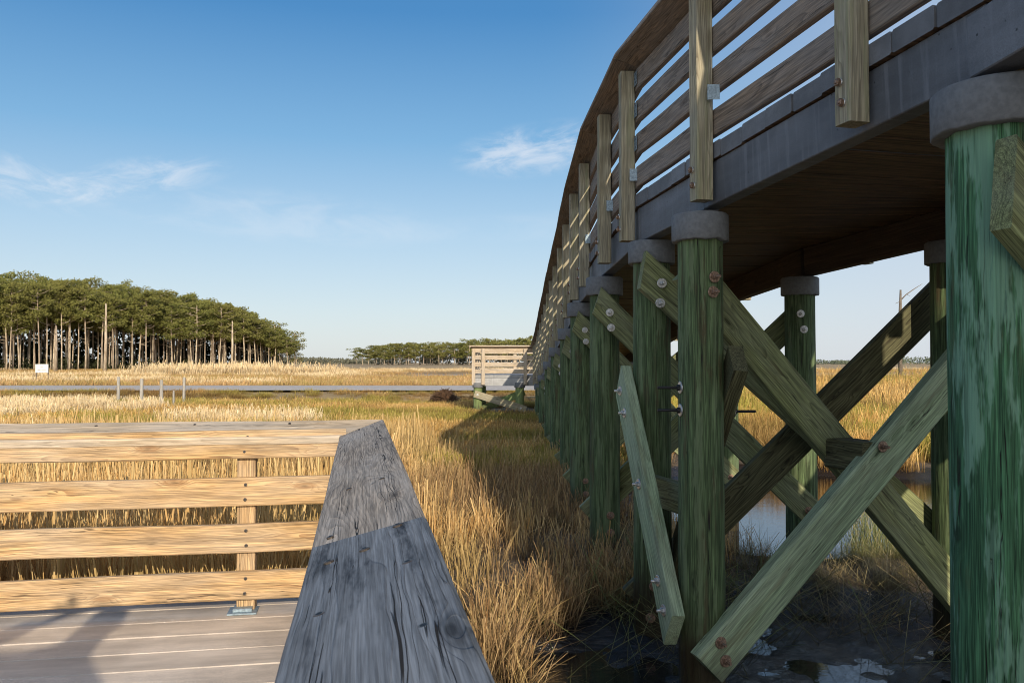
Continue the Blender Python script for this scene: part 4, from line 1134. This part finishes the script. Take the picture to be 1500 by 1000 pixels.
# ================================================================== LIGHT, SKY, CAMERA
AZ, EL = R(12), R(19.5)
sd = Vector((math.sin(AZ)*math.cos(EL), -math.cos(AZ)*math.cos(EL), math.sin(EL)))
sun = bpy.data.lights.new('sun', 'SUN'); sun.energy = 4.6; sun.angle = R(.55); sun.color = (1, .87, .68)
so = bpy.data.objects.new('sun', sun); COL.objects.link(so); so.rotation_mode = 'QUATERNION'; so.rotation_quaternion = sd.to_track_quat('Z', 'Y'); so.location = (5, -10, 12)
w = bpy.data.worlds.new('World'); scn.world = w; nt = NT(w)
sky = nt.t.nodes.new('ShaderNodeTexSky'); sky.sky_type = 'NISHITA'; sky.sun_disc = False
sky.sun_elevation = EL; sky.sun_rotation = math.atan2(sd.x, sd.y); sky.air_density = 1.0; sky.dust_density = .6; sky.ozone_density = 1.6
dirv = nt.t.nodes.new('ShaderNodeTexCoord').outputs['Generated']
dx, dy, dz = nt.sep(dirv)
haze_r = nt.math('MULTIPLY', nt.mr(dx, .02, .55), .55)
def cloud(cx, cz, wx, wz, slope, amt, sc, th):
    cd = Vector((cx, 1, cz)).normalized()
    X_ = nt.math('SUBTRACT', dx, cd.x); Z_ = nt.math('SUBTRACT', nt.math('SUBTRACT', dz, cd.z), nt.math('MULTIPLY', X_, slope))
    q = nt.math('ADD', nt.math('POWER', nt.math('ABSOLUTE', nt.math('DIVIDE', X_, wx)), 2.0), nt.math('POWER', nt.math('ABSOLUTE', nt.math('DIVIDE', Z_, wz)), 2.0))
    g_ = nt.math('MULTIPLY', nt.mr(q, 0, 1, 1, 0), nt.math('GREATER_THAN', dy, 0))
    nn = nt.noise(nt.comb(nt.math('MULTIPLY', dx, sc), nt.math('MULTIPLY', dy, sc), nt.math('MULTIPLY', Z_, sc*2.8)), 1.0, 7.0, .62, .5)[0]
    return nt.math('MULTIPLY', nt.math('MULTIPLY', nt.mr(nn, th, th+.32), g_), amt)
parts = [cloud(.035, .250, .115, .034, .10, .56, 16, .37), cloud(-.455, .213, .115, .026, .22, .44, 19, .39), cloud(-.60, .222, .085, .030, -.35, .42, 17, .39), cloud(-.27, .17, .22, .035, -.05, .20, 12, .36),
         cloud(.05, .16, .25, .02, .05, .12, 10, .35)]
tot = parts[0]
for p_ in parts[1:]: tot = nt.math('ADD', tot, p_)
K_ = 1/.14
grad = nt.ramp(dz, [(0.0, (.68, .735, .79)), (.06, (.60, .71, .81)), (.15, (.42, .61, .80)), (.25, (.185, .43, .71)), (.38, (.040, .235, .55)), (1.0, (.02, .12, .34))])
grad = nt.mix(1.0, grad, (K_, K_, K_), 'MULTIPLY')
skyc = nt.mix(.80, sky.outputs[0], grad)
dt = nt.vmath('DOT_PRODUCT', dirv, tuple(sd))
gl = nt.math('MULTIPLY', nt.math('POWER', nt.math('MAXIMUM', dt, 0.0), 2.2), nt.mr(dy, 0.0, -.35))
gl = nt.math('MULTIPLY', gl, 7.0)  # glow added to the unseen sky behind the camera, filling shaded faces
skyc = nt.mix(1.0, skyc, nt.vmath('MULTIPLY', nt.comb(gl, gl, gl), (1.15, 1.05, .88)), 'ADD')
skyc = nt.mix(nt.math('MULTIPLY', haze_r, nt.mr(dy, -.1, .3)), skyc, (4.7, 5.05, 5.7))
skyc = nt.mix(nt.math('MINIMUM', tot, .85), skyc, (6.4, 6.5, 6.8))
bg = nt.t.nodes.new('ShaderNodeBackground'); nt.put(bg.inputs[0], skyc); bg.inputs[1].default_value = .14
wo = nt.t.nodes.new('ShaderNodeOutputWorld'); nt.t.links.new(bg.outputs[0], wo.inputs[0])

cam = bpy.data.cameras.new('camera'); cam.sensor_width = 36; cam.lens = 36*1250/1500; cam.clip_end = 4000; cam.clip_start = .02
co = bpy.data.objects.new('camera', cam); COL.objects.link(co); co.location = (0, 0, ZC)
co.rotation_euler = (R(90)+math.atan(30/1250), 0, 0)
cam.dof.use_dof = True; cam.dof.focus_distance = 5.5; cam.dof.aperture_fstop = 20
scn.camera = co
scn.view_settings.view_transform = 'Standard'; scn.view_settings.look = 'None'; scn.view_settings.exposure = 0
scn.cycles.filter_width = 1.0; scn.cycles.denoising_prefilter = 'ACCURATE'; scn.cycles.use_denoising = True; scn.cycles.max_bounces = 8; scn.cycles.transparent_max_bounces = 8
